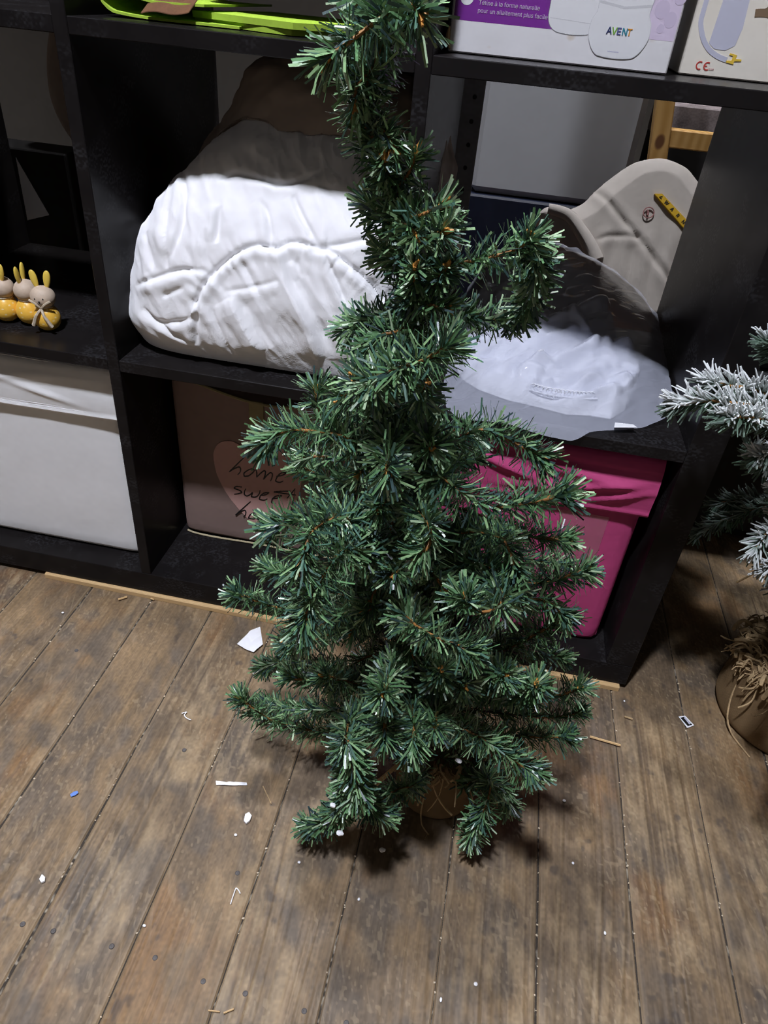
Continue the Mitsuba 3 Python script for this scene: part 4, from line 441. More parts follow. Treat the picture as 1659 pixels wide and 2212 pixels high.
m = mound(D['mound'], 230, 820, 5.0)
ROT = np.array([[.94, 0, -.34], [0, 1, 0], [.34, 0, .94]]); ROT2 = np.array([[.80, 0, -.60], [0, 1, 0], [.60, 0, .80]])
V = np.array(m.vertices); N = np.array(m.vertex_normals)
hgt = np.clip((V[:, 2] - .392) / .03, 0, 1)
disp = .010 * nz(V, 8, 31, 2) + .0064 * (.5 - np.abs(nz((V @ ROT) * [2.4, 1, .42], 17, 32, 2)) * 2) + .003 * (.5 - np.abs(nz((V @ ROT2) * [2.6, 1, .4], 30, 36, 2)) * 2) + .0025 * nz(V, 55, 33, 2)
def seg_dist(V, p):
    best = np.full(len(V), 9.0); arc = np.zeros(len(V)); sgn = np.zeros(len(V)); s0 = 0.0
    lo, hi = p.min(0) - .05, p.max(0) + .05; idx = np.nonzero(((V > lo) & (V < hi)).all(1))[0]; W = V[idx]; bb, aa, gg = best[idx], arc[idx], sgn[idx]
    for a in range(len(p) - 1):
        e = p[a + 1] - p[a]; L = np.linalg.norm(e) + 1e-9; tq = np.clip(((W - p[a]) @ e) / L ** 2, 0, 1); r = W - (p[a] + tq[:, None] * e); dd = np.linalg.norm(r, axis=1); m_ = dd < bb
        bb[m_] = dd[m_]; aa[m_] = s0 + tq[m_] * L; gg[m_] = np.sign(r[m_, 0] * e[2] - r[m_, 2] * e[0]); s0 += L
    best[idx], arc[idx], sgn[idx] = bb, aa, gg
    return best, arc, sgn, s0
for wg, pl in D['creases']:     # stitched seams: a tight valley, puffed cloth beside it, gathers across it; heavier ones are hanging folds
    p = smooth_path(pl, 24); d, arc, sg, Lt = seg_dist(V, p)
    fade = np.clip(np.minimum(arc, Lt - arc) / (.22 * Lt), 0, 1) ** .6 if wg != 1.3 else 1.0
    if wg > 1.35: disp += fade * (.0085 * np.exp(-(d / .020) ** 2) * (sg > 0) + .0085 * np.exp(-(d / .0045) ** 2) * (sg <= 0) - .004 * np.exp(-((d - .012) / .008) ** 2) * (sg <= 0))
    else:
        disp += fade * wg * (-.0042 * np.exp(-(d / .0029) ** 2) + .0026 * np.exp(-((d - .008) / .006) ** 2) * (.6 + .4 * sg) )
        if wg > 1.2: disp += fade * wg * .0034 * (np.abs(nz(np.stack([arc * 95, sg, d * 0 + wg], 1), 1, 71, 2)) * 2 - .3) * np.exp(-((d - .006) / .014) ** 2)
V = V + N * (disp * hgt)[:, None]; V[:, 2] = np.maximum(V[:, 2], Z2 + .0006); V[:, 0] = np.clip(V[:, 0], -.7235, -.390)
m = trimesh.Trimesh(V, m.faces, process=False); DUV = V[m.vertex_normals[:, 2] > .15][::3]
put('duvet', m, 'm_duvet', True)
tag('duvet', 'crumpled white quilted duvet stuffed into the middle shelf cube', 'duvet')
m = mound([[.555, -.535, .24, .17, .10], [.60, -.525, .245, .165, .11], [.64, -.515, .24, .135, .115], [.68, -.512, .235, .118, .10], [.705, -.515, .235, .10, .08], [.7195, -.515, .235, .07, .05]], 60, 140, 2.6)
V = np.array(m.vertices); V += np.array(m.vertex_normals) * (.022 * nz(V, 14, 77, 3) + .008 * nz(V, 50, 78, 2))[:, None]; from scipy.interpolate import griddata
V[:, 2] = np.maximum(V[:, 2], griddata(DUV[:, :2], DUV[:, 2], V[:, :2], method='nearest') + .004); V[:, 2] = np.minimum(V[:, 2], Z3 - t - .001); V[:, 0] = np.maximum(V[:, 0], -.722)
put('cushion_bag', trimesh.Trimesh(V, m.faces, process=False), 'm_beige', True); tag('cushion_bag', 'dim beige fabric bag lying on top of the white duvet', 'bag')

# ------------------------------------------------------------------ clear plastic bag with white tulle
def crest(x): return np.interp(x, [-.33, -.30, -.25, -.213, -.165, -.114, -.07, -.036], [.03, .085, .102, .104, .094, .078, .056, .032])
def pb_h(x, y):     # height of the film's slope: flat apron in front, rising to the crest at the back
    return crest(x) * np.clip((y - .040) / .285, 0, 1) ** .80
n = 190
fu, fv = np.meshgrid(np.linspace(0, 1, n), np.linspace(0, 1, n), indexing='ij')
xa, xb = -.318, -.046
yl = np.interp(np.linspace(0, 1, n), [0, .06, .15, .3, .45, .6, .72, .82, .90, .96, 1], [.130, .095, .074, .058, .052, .044, .050, .050, .080, .120, .175])[:, None]
xr_ = -.078 - .062 * np.clip((fv - .15) / .6, 0, 1); gx = xa + (xr_ - xa) * fu; gy = yl + (.325 - yl) * fv; P0 = np.stack([gx, gy, gx * 0], -1)
rot = np.stack([gx * .80 + gy * .6, -gx * .6 + gy * .80, gx * 0], -1)
rid = 1 - 2 * np.abs(nz(rot * [1.0, 2.4, 1], 13, 41, 2)) ; rid2 = 1 - 2 * np.abs(nz(rot * [.5, 2.2, 1], 34, 44, 2))
edge = np.clip(fv / .06, 0, 1) * np.clip(np.minimum(fu, 1 - fu) / .05, 0, 1)
z = Z2 + .0025 + edge ** .6 * (.008 + .84 * pb_h(gx, gy) + .030 * (np.clip(rid, 0, 1) ** 1.6 - .55) + .013 * (np.clip(rid2, 0, 1) ** 1.5 - .6) + .004 * (1 - 2 * np.abs(nz(rot * [.6, 2, 1], 80, 46, 2)) - .8))
for wd_, hh_, pl in ((.006, .007, [(-.305, .11), (-.26, .125), (-.20, .12), (-.15, .15)]), (.005, .006, [(-.30, .085), (-.25, .10), (-.19, .098), (-.14, .115)]), (.007, .008, [(-.28, .16), (-.22, .165), (-.17, .20), (-.14, .24)]), (.005, .007, [(-.215, .25), (-.19, .20), (-.15, .17), (-.115, .15)]),
                     (.005, .005, [(-.27, .075), (-.23, .085), (-.20, .078)]), (.006, .007, [(-.16, .075), (-.135, .095), (-.11, .10)]), (.005, .006, [(-.25, .23), (-.24, .19), (-.215, .16)])):
    q_ = smooth_path(pl, 40); d = np.min(np.hypot(gx[..., None] - q_[:, 0], gy[..., None] - q_[:, 1]), -1); z = z + edge * hh_ * (np.exp(-(d / wd_) ** 2) - .5 * np.exp(-((d - 2 * wd_) / wd_) ** 2))
V = np.stack([gx, gy, np.maximum(z, Z2 + .0018)], -1); TUL = V.reshape(-1, 3).copy()
put('white_tulle', slab(V, np.array([0, 0, -.0012])), 'm_tulle', 60)
tag('white_tulle', 'folded white tulle fabric with lace trim inside the clear plastic bag', 'fabric')
# lace edge: a band and scallops along the lower fold
ll = smooth_path([(-.222, .066), (-.195, .060), (-.165, .062), (-.140, .070)], 40)
def on_load(x, y): return Z2 + .004 + pb_h(np.array(x), np.array(y)) * .055
lz = np.full(40, Z2 + .0195)
band = tube(np.stack([ll[:, 0], ll[:, 1] - .008, lz], 1), .0011, 5)
sc = []
for k in range(15):
    q = ll[int(2 + k * 2.4)]; a = np.linspace(0, 2 * np.pi, 13); sc.append(tube(np.stack([q[0] + .0036 * np.cos(a), q[1] - .006 + 0 * a, Z2 + .0243 + .0036 * np.sin(a)], 1), .0007, 4))
put('white_tulle__lace', cat(band, *sc), 'm_lace', 50); part('white_tulle__lace', 'scalloped lace trim')
# the film: flat apron in front, tent over the load
front = np.array(D['pb_front']); fx = np.linspace(-.326, -.0415, 110)
fr = smooth_path(front[:, :2][np.argsort(front[:, 0])], 160); yfront = np.interp(fx, np.maximum.accumulate(fr[:, 0]), fr[:, 1]); yfront = np.where(fx < -.314, .004 + (-.314 - fx) * 3.4, yfront)
vv = np.linspace(0, 1, 120); gx = np.repeat(fx[:, None], 120, 1); gy = yfront[:, None] + (.352 - yfront[:, None]) * vv[None]
P0 = np.stack([gx, gy, gx * 0], -1)
w_ = np.clip((gy - yfront[:, None]) / .04, 0, 1)
z = Z2 + .0030 + pb_h(gx, gy) + w_ * (.016 * np.clip(1 - np.abs((gx + .18) / .14) ** 2, 0, 1)) + .006 * np.abs(nz(P0, 14, 51, 2)) + .010 * np.abs(nz(np.stack([gx * .7 + gy * .7, (gy - gx) * 2.2, gx * 0], -1), 24, 52, 2)) * w_ + .0012 * nz(P0, 60, 53, 2)
from scipy.interpolate import griddata
from scipy.ndimage import maximum_filter, gaussian_filter
zt_ = griddata(TUL[::3, :2], TUL[::3, 2], (gx, gy), method='linear', fill_value=Z2); zt_ = gaussian_filter(maximum_filter(zt_, 3), 1.0); z = np.maximum(z - .006 * w_, zt_ + .0016)
z -= .010 * np.clip((.0 - gy) / .010, 0, 1)     # hangs a little over the board's front edge
V = np.stack([gx, gy, z], -1)
put('plastic_bag', grid(V), 'm_film', True)
put('plastic_bag__sticker', extrude([(-.121, .0155), (-.119, .028), (-.098, .0305), (-.094, .0245)], .0006, np.array([[1, 0, 0, 0], [0, 1, 0, 0], [0, 0, 1, Z2 + .0085], [0, 0, 0, 1.0]])), 'm_paper'); part('plastic_bag__sticker', 'small white sticker')
tag('plastic_bag', 'frosted clear plastic bag holding white fabric, on the shelf right of the tree', 'plastic bag')

# ------------------------------------------------------------------ behind the open shelf
def seat():
    so = np.array(D['seat_outline']); p0 = np.array([-.1, .5, .45]); nn = unit([0, -.85, .53]); e1 = np.array([1.0, 0, 0]); e2 = np.cross(nn, e1); e2 = e2 if e2[2] > 0 else -e2
    q = np.stack([(so - p0) @ e1, (so - p0) @ e2], 1)
    from shapely.geometry import Polygon, Point
    poly = Polygon(smooth_path(np.vstack([q, q[:1]]), 120)).buffer(0)
    b = poly.bounds; n1 = 110; u, v = np.meshgrid(np.linspace(b[0], b[2], n1), np.linspace(b[1], b[3], n1), indexing='ij')
    import shapely
    pts = shapely.points(u.ravel(), v.ravel()); ins = shapely.contains(poly, pts); dd = shapely.distance(poly.exterior, pts) * np.where(ins, 1, -1)
    dd = dd.reshape(u.shape); P = p0 + u[..., None] * e1 + v[..., None] * e2
    h = .030 * np.sqrt(np.clip(dd / .03, 0, 1)) + .006 * nz(P, 12, 61, 2)
    for key, dep_, wd in (('seat_fold1', .0030, .0045), ('seat_fold2', .0018, .004)):
        c = smooth_path(D[key], 50); d = np.min(np.linalg.norm((P[..., None, :] - c)[..., :, :], axis=-1), -1); h = h - dep_ * np.exp(-(d / wd) ** 2) + .5 * dep_ * np.exp(-((d - 2.2 * wd) / (1.8 * wd)) ** 2)
    h = h + .0022 * np.sin(u * 190 + 2 * nz(P, 14, 63, 2)) * np.exp(-((v + .0) / .05) ** 2)
    V = P + h[..., None] * nn
    keep = dd > -.001; i = np.arange(u.size).reshape(u.shape)
    F = np.concatenate([np.stack([i[:-1, :-1], i[1:, :-1], i[1:, 1:]], -1).reshape(-1, 3), np.stack([i[:-1, :-1], i[1:, 1:], i[:-1, 1:]], -1).reshape(-1, 3)])
    F = F[keep.ravel()[F].all(1)]
    edges = np.sort(np.vstack([F[:, [0, 1]], F[:, [1, 2]], F[:, [2, 0]]]), 1); raw = np.vstack([F[:, [0, 1]], F[:, [1, 2]], F[:, [2, 0]]])
    _, inv, cnt = np.unique(edges, axis=0, return_inverse=True, return_counts=True); rim = raw[cnt[inv.ravel()] == 1]
    Vv = V.reshape(-1, 3); N_ = len(Vv); back = Vv - nn * .05
    F2 = np.vstack([F, F[:, ::-1] + N_, np.stack([rim[:, 0], rim[:, 0] + N_, rim[:, 1] + N_], 1), np.stack([rim[:, 0], rim[:, 1] + N_, rim[:, 1]], 1)])
    m = trimesh.Trimesh(np.vstack([Vv, back]), F2, process=False); m.remove_unreferenced_vertices()
    if m.volume < 0: m.invert()
    return m, nn, p0, e1, e2
sm, SN, SP, SE1, SE2 = seat()
put('infant_seat', sm, 'm_seat', 50)
tag('infant_seat', 'beige padded infant seat with yellow warning strip seen through the shelf', 'infant seat')
def on_seat(p, lift):   # a point of the seat plane lifted onto the padding
    return np.array(p) + SN * lift
ss = np.array(D['seat_strip']); sc_ = [on_seat(p, .0345) for p in (ss[0], ss[1], ss[2] + (ss[2] - ss[1]) * .25, ss[3] + (ss[3] - ss[0]) * .25)]
def quad_slab(q, tk): 
    V = np.array([[q[0], q[1]], [q[3], q[2]]]); return slab(V, SN * -tk)
put('infant_seat__warning_strip', quad_slab(sc_, .012), 'm_yellow'); part('infant_seat__warning_strip', 'yellow strip printed WARNING')
A0, B0 = (sc_[0] + sc_[1]) / 2, (sc_[3] + sc_[2]) / 2; ex = unit(B0 - A0); ey = unit(np.cross(SN, ex)); Ls = np.linalg.norm(B0 - A0); let = []
for k, ch in enumerate('\u25b3WARNING'[1:]):
    g = meshkit.text_mesh(ch, .0052, .0006, True); c = g.bounds.mean(0); g.apply_translation([-c[0], -c[1], 0]); o_ = A0 + ex * (Ls * (.215 + k * .148)) + SN * .0001
    M = np.eye(4); M[:3, 0], M[:3, 1], M[:3, 2], M[:3, 3] = ex, ey, SN, o_
    if o_ is not None and k < 6: g.apply_transform(M); let.append(g)
tri = trimesh.creation.extrude_polygon(__import__('shapely').geometry.Polygon([(-.0026, -.0024), (.0026, -.0024), (0, .0026)], [[(-.0014, -.0016), (.0014, -.0016), (0, .0012)]]), .0006, engine='earcut')
M = np.eye(4); M[:3, 0], M[:3, 1], M[:3, 2], M[:3, 3] = ex, ey, SN, A0 + ex * Ls * .08 + SN * .0001; tri.apply_transform(M); let.append(tri)
put('infant_seat__warning_strip__lettering', cat(*let), 'm_ink'); part('infant_seat__warning_strip__lettering', 'black letters WARNING')
a = np.linspace(0, 2 * np.pi, 25); lg = on_seat(D['seat_logo'][0], .0312)
put('infant_seat__emblem', cat(tube(np.stack([lg + .0082 * (math.cos(x) * SE1 + math.sin(x) * SE2) for x in a]), .0009, 5), tube(np.stack([lg + SE1 * -.003 + SE2 * .004, lg + SE1 * -.001, lg + SE1 * -.001 - SE2 * .004]), .0016, 5)), 'm_print_rose'); part('infant_seat__emblem', 'small round red printed emblem')
put('infant_seat__side_rim', tube(smooth_path([on_seat(p, .030) for p in D['seat_rim']], 30), np.linspace(.008, .013, 30), 10), 'm_seat', 50)

def yawbox(x0, x1, y0, y1, z0, z1, deg, b=.004):
    m = box(x0, x1, y0, y1, z0, z1, b); c = [(x0 + x1) / 2, (y0 + y1) / 2, 0]
    m.apply_transform(trimesh.transformations.rotation_matrix(math.radians(deg), [0, 0, 1], c)); return m
put('white_bin', yawbox(-.372, -.070, .800, 1.06, .468, .92, 0, .012), 'm_bin', 30); tag('white_bin', 'large plain white bin standing behind the shelf, left of the wooden stand', 'bin')
put('blue_crate', box(-.42, -.05, .79, 1.1, -.009, .466, .004), 'm_blue'); tag('blue_crate', 'dark blue crate carrying the white bin behind the shelf', 'crate')
hol = []
pm = cat(box(-.398, -.349, .470, .4725, FL, 1.5, .0004), box(-.398, -.3955, .4725, .502, FL, 1.5, .0004))
put('steel_post', pm, 'm_steel')
for k in range(10):
    for dx in (-.384, -.363):
        h_ = trimesh.creation.cylinder(.0032, .0012, sections=12); h_.apply_transform(trimesh.transformations.rotation_matrix(math.pi / 2, [1, 0, 0])); h_.apply_translation([dx, .4698, .44 + k * .032]); put(numbered('steel_post__hole'), h_, 'm_dark')
tag('steel_post', 'grey perforated steel rack post behind the shelf divider', 'post')
def lean(m, k, z0):
    V = np.array(m.vertices); V[:, 0] += k * (V[:, 2] - z0); return trimesh.Trimesh(V, m.faces, process=False)
put('wooden_stand__post', lean(box(-.0720, -.0415, .700, .735, FL, .95, .002), -.15, .668), 'm_pine'); put('wooden_stand__rail', box(-.037, .25, .704, .730, .598, .627, .002), 'm_pine')
tag('wooden_stand', 'orange pine wooden stand seen through the top right of the open shelf', 'stand')
put('printed_carton', box(-.045, .12, .840, .92, .600, .652, .002), uneven((.30, .24, .24), .5, 40)); 
scene['m_carton'] = {'type': 'twosided', 'bsdf': {'type': 'principled', 'base_color': uneven((.30, .25, .25), .5, 45), 'roughness': .6}}
scene['printed_carton']['bsdf'] = {'type': 'ref', 'id': 'm_carton'}
tag('printed_carton', 'small faded printed carton behind the wooden rail', 'carton')
put('carton_stand', box(-.04, .12, .83, .95, FL, .5995, .003), 'm_dark'); tag('carton_stand', 'dark stand under the printed carton behind the shelf', 'stand')
V = np.stack(np.meshgrid(np.linspace(-.018, .040, 20), np.linspace(.43, .86, 40), indexing='ij'), -1); V = np.stack([V[..., 0], .385 + 0 * V[..., 0], V[..., 1]], -1); V[..., 1] += .012 * nz(V, 18, 90, 2)
put('navy_cloth', slab(V, np.array([0, .012, 0])), 'm_navy', 60)
for x in (-.012, .004): put(numbered('navy_cloth__stitch'), box(x, x + .011, .3775, .3795, .600, .6022, 0), 'm_print_grey')
tag('navy_cloth', 'dark navy cloth with pale stitching hanging behind the right side of the shelf', 'cloth')
m = mound([[.40, -.42, .42, .06, .025], [.44, -.42, .42, .074, .035], [.52, -.43, .42, .068, .038], [.60, -.455, .42, .055, .035], [.67, -.475, .42, .035, .025], [.69, -.48, .42, .012, .01]], 40, 80, 2.4); V = np.array(m.vertices); V += np.array(m.vertex_normals) * (.008 * nz(V, 22, 97, 3))[:, None]
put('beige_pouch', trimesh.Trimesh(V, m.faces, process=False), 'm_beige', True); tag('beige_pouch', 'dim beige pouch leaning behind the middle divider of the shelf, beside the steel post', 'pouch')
put('pouch_rack', box(-.52, -.35, .40, .44, FL, .399, .002), 'm_dark'); tag('pouch_rack', 'dark rack under the beige pouch behind the shelf', 'rack')
# dim things behind the left cube
m = mound([[.48, -.965, .50, .02, .02], [.52, -.975, .50, .05, .04], [.57, -.985, .50, .075, .05], [.63, -.985, .50, .078, .05], [.70, -.97, .50, .07, .05], [.76, -.96, .50, .04, .03]], 40, 80, 2.4)
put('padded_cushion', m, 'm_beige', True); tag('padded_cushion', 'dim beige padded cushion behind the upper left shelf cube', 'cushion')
put('cushion_stand', box(-1.015, -.90, .475, .535, FL, .4785, .003), 'm_dark'); tag('cushion_stand', 'narrow black stand under the beige cushion behind the left shelf cubes', 'stand')
put('black_carton', box(-1.22, -1.02, .4325, .50, FL, .520, .002), 'm_dark'); tag('black_carton', 'black carton standing behind the left shelf cube, holding the paper triangle', 'carton')
put('paper_sheet', slab(np.array([[[-1.1095, .4320, .506], [-1.1080, .4320, .503]], [[-1.1120, .4320, .405], [-1.0680, .4320, .419]]]), np.array([0, -.0006, 0])), 'm_label'); tag('paper_sheet', 'pale triangular piece of paper in the dark upper left shelf cube', 'paper')
# things to the right of the shelf, behind the frosted tree
put('low_cabinet__body', box(.03, .85, .42, .68, FL + .03, .30, .003), 'm_dark'); put('low_cabinet__top', box(.02, .86, .40, .69, .30, .325, .003), 'm_grey_dark'); put('low_cabinet__plinth', box(.05, .83, .45, .66, FL, FL + .03, .001), 'm_dark')
tag('low_cabinet', 'low black cabinet in the dark corner behind the frosted tree', 'cabinet')
put('grey_carton', box(.085, .30, .45, .62, .3255, .47, .003), 'm_grey_dark'); tag('grey_carton', 'grey carton on the low black cabinet behind the frosted tree', 'carton')

# ------------------------------------------------------------------ row above: green felt, breast pump box, second box
def bent(prof, y0, y1, tk, n=12, skew=0.0, bow=0.0):     # prof: (x, z) path swept along y
    p = smooth_path(prof, 50); ys = np.linspace(y0, y1, n); V = np.zeros((50, n, 3)); V[..., 0] = p[:, :1] + skew * (ys - y0)[None]; V[..., 1] = ys; V[..., 2] = p[:, 1:] + bow * np.sin(np.linspace(0, np.pi, n))[None]
    d = np.gradient(p, axis=0); d /= np.linalg.norm(d, axis=1, keepdims=True); off = np.stack([-d[:, 1], 0 * d[:, 0], d[:, 0]], 1)[:, None] * tk
    return slab(V, np.repeat(off, n, 1))
put('lime_felt', cat(bent([(-.605, Z3 + .018), (-.655, Z3 + .017), (-.695, Z3 + .022), (-.713, Z3 + .014), (-.700, Z3 + .0035), (-.650, Z3 + .001), (-.57, Z3 + .001)], .050, .26, .0022), ), 'm_lime', 40)
def wedge(pts, z0, z1, top=None):
    from shapely.geometry import Polygon
    m = extrude(pts, z1 - z0); m.apply_translation([0, 0, z0]); return m
put('lime_felt__fold', cat(wedge([(-.628, .075), (-.53, .0425), (-.512, .036), (-.470, .075), (-.438, .145), (-.46, .24), (-.60, .24)], Z3 + .006, Z3 + .0115), wedge([(-.630, .085), (-.545, .048), (-.515, .041), (-.475, .085), (-.45, .15), (-.47, .23), (-.60, .23)], Z3 + .0008, Z3 + .0055)), 'm_lime'); part('lime_felt__fold')
tag('lime_felt', 'folded lime green felt on the top shelf board, left of the tree top', 'felt')
m = bent([(-.664, Z3 + .0060), (-.648, Z3 + .0085), (-.634, Z3 + .0075), (-.615, Z3 + .0105)], .036, .060, .0008, skew=.06); V = np.array(m.vertices); V[:, 2] += .5 * (V[:, 1] - .036); put('brown_tag', trimesh.Trimesh(V, m.faces, process=False), 'm_brown_paper', 40); tag('brown_tag', 'crumpled brown paper tag lying on the lime green felt', 'tag')
m = mound([[.772, -.55, .20, .10, .08], [.785, -.54, .20, .12, .10], [.80, -.53, .20, .12, .10], [.84, -.53, .20, .08, .07], [.86, -.53, .20, .03, .03]], 40, 90, 2.2); V = np.array(m.vertices); V += np.array(m.vertex_normals) * (.03 * nz(V, 12, 95, 3))[:, None]
put('black_plastic_bag', trimesh.Trimesh(V, m.faces, process=False), 'm_black_plastic', 25); tag('black_plastic_bag', 'crumpled black plastic bag lying on the lime green felt', 'bag')
# breast pump carton
bx0, bx1, by0, bz = -.366, -.162, .058, Z3 + .0008
put('pump_carton', box(bx0, bx1, by0, .20, bz, bz + .20, .0012), 'm_card')
put('pump_carton__worn_corner', cat(tube(smooth_path([(bx0 + .002, by0 - .0006, bz + .002), (bx0 - .0012, by0 - .0004, bz + .012), (bx0 - .0004, by0 - .0006, bz + .020)], 12), [.0006 + .0016 * math.sin(q) for q in np.linspace(0, math.pi, 12)], 6)), 'm_raw_card', 40)
yf = by0 - .0001
def flat(poly, mname, key, lift=.00025, base=None):
    from shapely.geometry import Polygon
    put(key, extrude(poly, .00025 + lift, xz_plane(yf + .0001)), mname)
PB = 'pump_carton__'
flat([(bx0 + .0022, bz + .0255), (bx0 + .107, bz + .0255), (bx1 - .0015, bz + .0255), (bx1 - .0015, bz + .17), (bx0 + .0012, bz + .17)], 'm_purple', PB + 'purple_panel', .0)
def bottle(pts, cx): p = smooth_path(pts, 60); return np.vstack([np.stack([cx - p[:, 0], p[:, 1]], 1), np.stack([cx + p[::-1, 0], p[::-1, 1]], 1)])
b1 = bottle([(.0005, bz + .0230), (.013, bz + .0240), (.0205, bz + .0285), (.0232, bz + .036), (.0232, bz + .070)], bx0 + .1115)
b2 = bottle([(.0005, bz + .0085), (.015, bz + .0098), (.0228, bz + .0165), (.0268, bz + .0275), (.0262, bz + .035), (.0225, bz + .044), (.0232, bz + .051), (.026, bz + .062)], bx0 + .1535)
def ring_poly(b, g):
    from shapely.geometry import Polygon
    return list(Polygon(b).buffer(g).exterior.coords)
flat(ring_poly(b1, .0005), 'm_print_dark', PB + 'bottle_print_outline', .0001); flat(b1, 'm_print_pale', PB + 'bottle_print', .0003)
flat([(bx0 + .0900, bz + .0345), (bx0 + .1335, bz + .0325), (bx0 + .1335, bz + .0319), (bx0 + .0900, bz + .0339)], 'm_print_grey', PB + 'bottle_print_line', .0005)
flat(ring_poly(b2, .0004), 'm_print_grey', PB + 'bottle_print_outline_001', .0006); flat(b2, 'm_print_pale', PB + 'bottle_print_001', .0008)
flat([(bx0 + .1310, bz + .0485), (bx0 + .1535, bz + .0455), (bx0 + .1765, bz + .0485), (bx0 + .1765, bz + .0505), (bx0 + .1535, bz + .0475), (bx0 + .1310, bz + .0505)], 'm_print_grey', PB + 'bottle_print_collar', .001)
an = np.linspace(0, 2 * np.pi, 40)
flat(np.stack([bx0 + .0125 + .0064 * np.cos(an), bz + .0435 + .0064 * np.sin(an)], 1), 'm_print_pale', PB + 'round_seal', .0003)
def letters(txt, h, x, z, mname, key, lift=.0012, bold=False, tilt=0.0, dy=0):
    g = meshkit.text_mesh(txt, h, .0003, bold); g.apply_transform(trimesh.transformations.rotation_matrix(tilt, [0, 0, 1]))
    M = xz_plane(yf + .0001 - lift + dy); M[0, 3], M[2, 3] = x, z; g.apply_transform(M); put(key, g, mname)
def wider(txt, h, width, x, z, mname, key, **k):
    letters(txt, h, x, z, mname, key, **k)
letters("T\u00e9tine \u00e0 la forme naturelle", .0033, bx0 + .0235, bz + .0385, 'm_print_text', PB + 'french_text', .0004)
letters("pour un allaitement plus facile", .0033, bx0 + .0235, bz + .0325, 'm_print_text', PB + 'french_text_001', .0004)
for k, (ch, mm_) in enumerate(zip('AVENT', ('m_print_navy', 'm_print_green', 'm_print_blue', 'm_print_teal', 'm_print_orange'))):
    letters(ch, .0052, bx0 + .1420 + k * .0045, bz + .0265, mm_, PB + 'logo_letter' + ('' if k == 0 else f'_{k:03d}'), .0013, True)
flat([(bx0 + .147, bz + .0128), (bx0 + .157, bz + .0128), (bx0 + .157, bz + .0138), (bx0 + .147, bz + .0138)], 'm_print_lilac', PB + 'small_print', .001)
for k, (x, z_, r_) in enumerate([(.186, .048, .007), (.195, .041, .006), (.1885, .034, .0035), (.199, .058, .006), (.184, .062, .006)]):
    flat(np.stack([bx0 + x + r_ * np.cos(an) * .9, bz + z_ + r_ * np.sin(an)], 1), 'm_print_mauve', PB + 'lilac_dot' + ('' if k == 0 else f'_{k:03d}'), .0003)
tag('pump_carton', 'white and purple baby bottle carton with a worn corner on the upper right shelf board', 'box')
# second carton
cx0, cy0 = -.1465, .092
put('cream_carton', box(cx0, cx0 + .105, cy0, .26, bz, bz + .2, .0012), 'm_card_cream')
yf = cy0 - .0001; CB = 'cream_carton__'
flat([(cx0 + .020, bz + .0265), (cx0 + .026, bz + .0225), (cx0 + .036, bz + .022), (cx0 + .0435, bz + .0265), (cx0 + .0455, bz + .04), (cx0 + .043, bz + .075), (cx0 + .022, bz + .075)], 'm_print_lilac', CB + 'funnel_print', .0002)
tp = smooth_path([(cx0 + .0075, bz + .07), (cx0 + .007, bz + .045), (cx0 + .012, bz + .032), (cx0 + .022, bz + .0215), (cx0 + .033, bz + .0165), (cx0 + .040, bz + .0150)], 40)
def band(p, wd): 
    d = np.gradient(p, axis=0); d /= np.linalg.norm(d, axis=1, keepdims=True); nn = np.stack([-d[:, 1], d[:, 0]], 1) * wd / 2; return np.vstack([p + nn, (p - nn)[::-1]])
flat(band(tp, .0042), 'm_print_lilac', CB + 'tube_print', .0003)
flat([(cx0 + .040, bz + .013), (cx0 + .047, bz + .0120), (cx0 + .047, bz + .0145), (cx0 + .053, bz + .0150), (cx0 + .053, bz + .0165), (cx0 + .0475, bz + .0165), (cx0 + .0480, bz + .0195), (cx0 + .0415, bz + .0205), (cx0 + .0410, bz + .0190), (cx0 + .0445, bz + .0185), (cx0 + .0445, bz + .0150), (cx0 + .040, bz + .0145)], 'm_print_yellow', CB + 'valve_print', .0005)
flat(band(smooth_path([(cx0 + .052, bz + .052), (cx0 + .062, bz + .053), (cx0 + .075, bz + .049), (cx0 + .095, bz + .051)], 20), .006), 'm_print_branch', CB + 'branch_print', .0003)
flat(band(smooth_path([(cx0 + .058, bz + .053), (cx0 + .066, bz + .059), (cx0 + .071, bz + .063)], 10), .0035), 'm_print_branch', CB + 'branch_print_001', .0003)
for k, xo in enumerate((.0175, .0245)):
    aa = np.linspace(math.radians(62), math.radians(298), 24); flat(band(np.stack([cx0 + xo + .0030 * np.cos(aa), bz + .0085 + .0030 * np.sin(aa)], 1), .0010), 'm_print_red', CB + 'mark_letter' + ('' if k == 0 else '_001'), .0003)
flat([(cx0 + .0218, bz + .0081), (cx0 + .0243, bz + .0081), (cx0 + .0243, bz + .0089), (cx0 + .0218, bz + .0089)], 'm_print_red', CB + 'mark_letter_002', .0003)
letters('0123', .0014, cx0 + .0262, bz + .0058, 'm_print_rose', CB + 'mark_number', .0004)
tag('cream_carton', 'cream carton with red CE mark and yellow valve print at the top right corner', 'box')

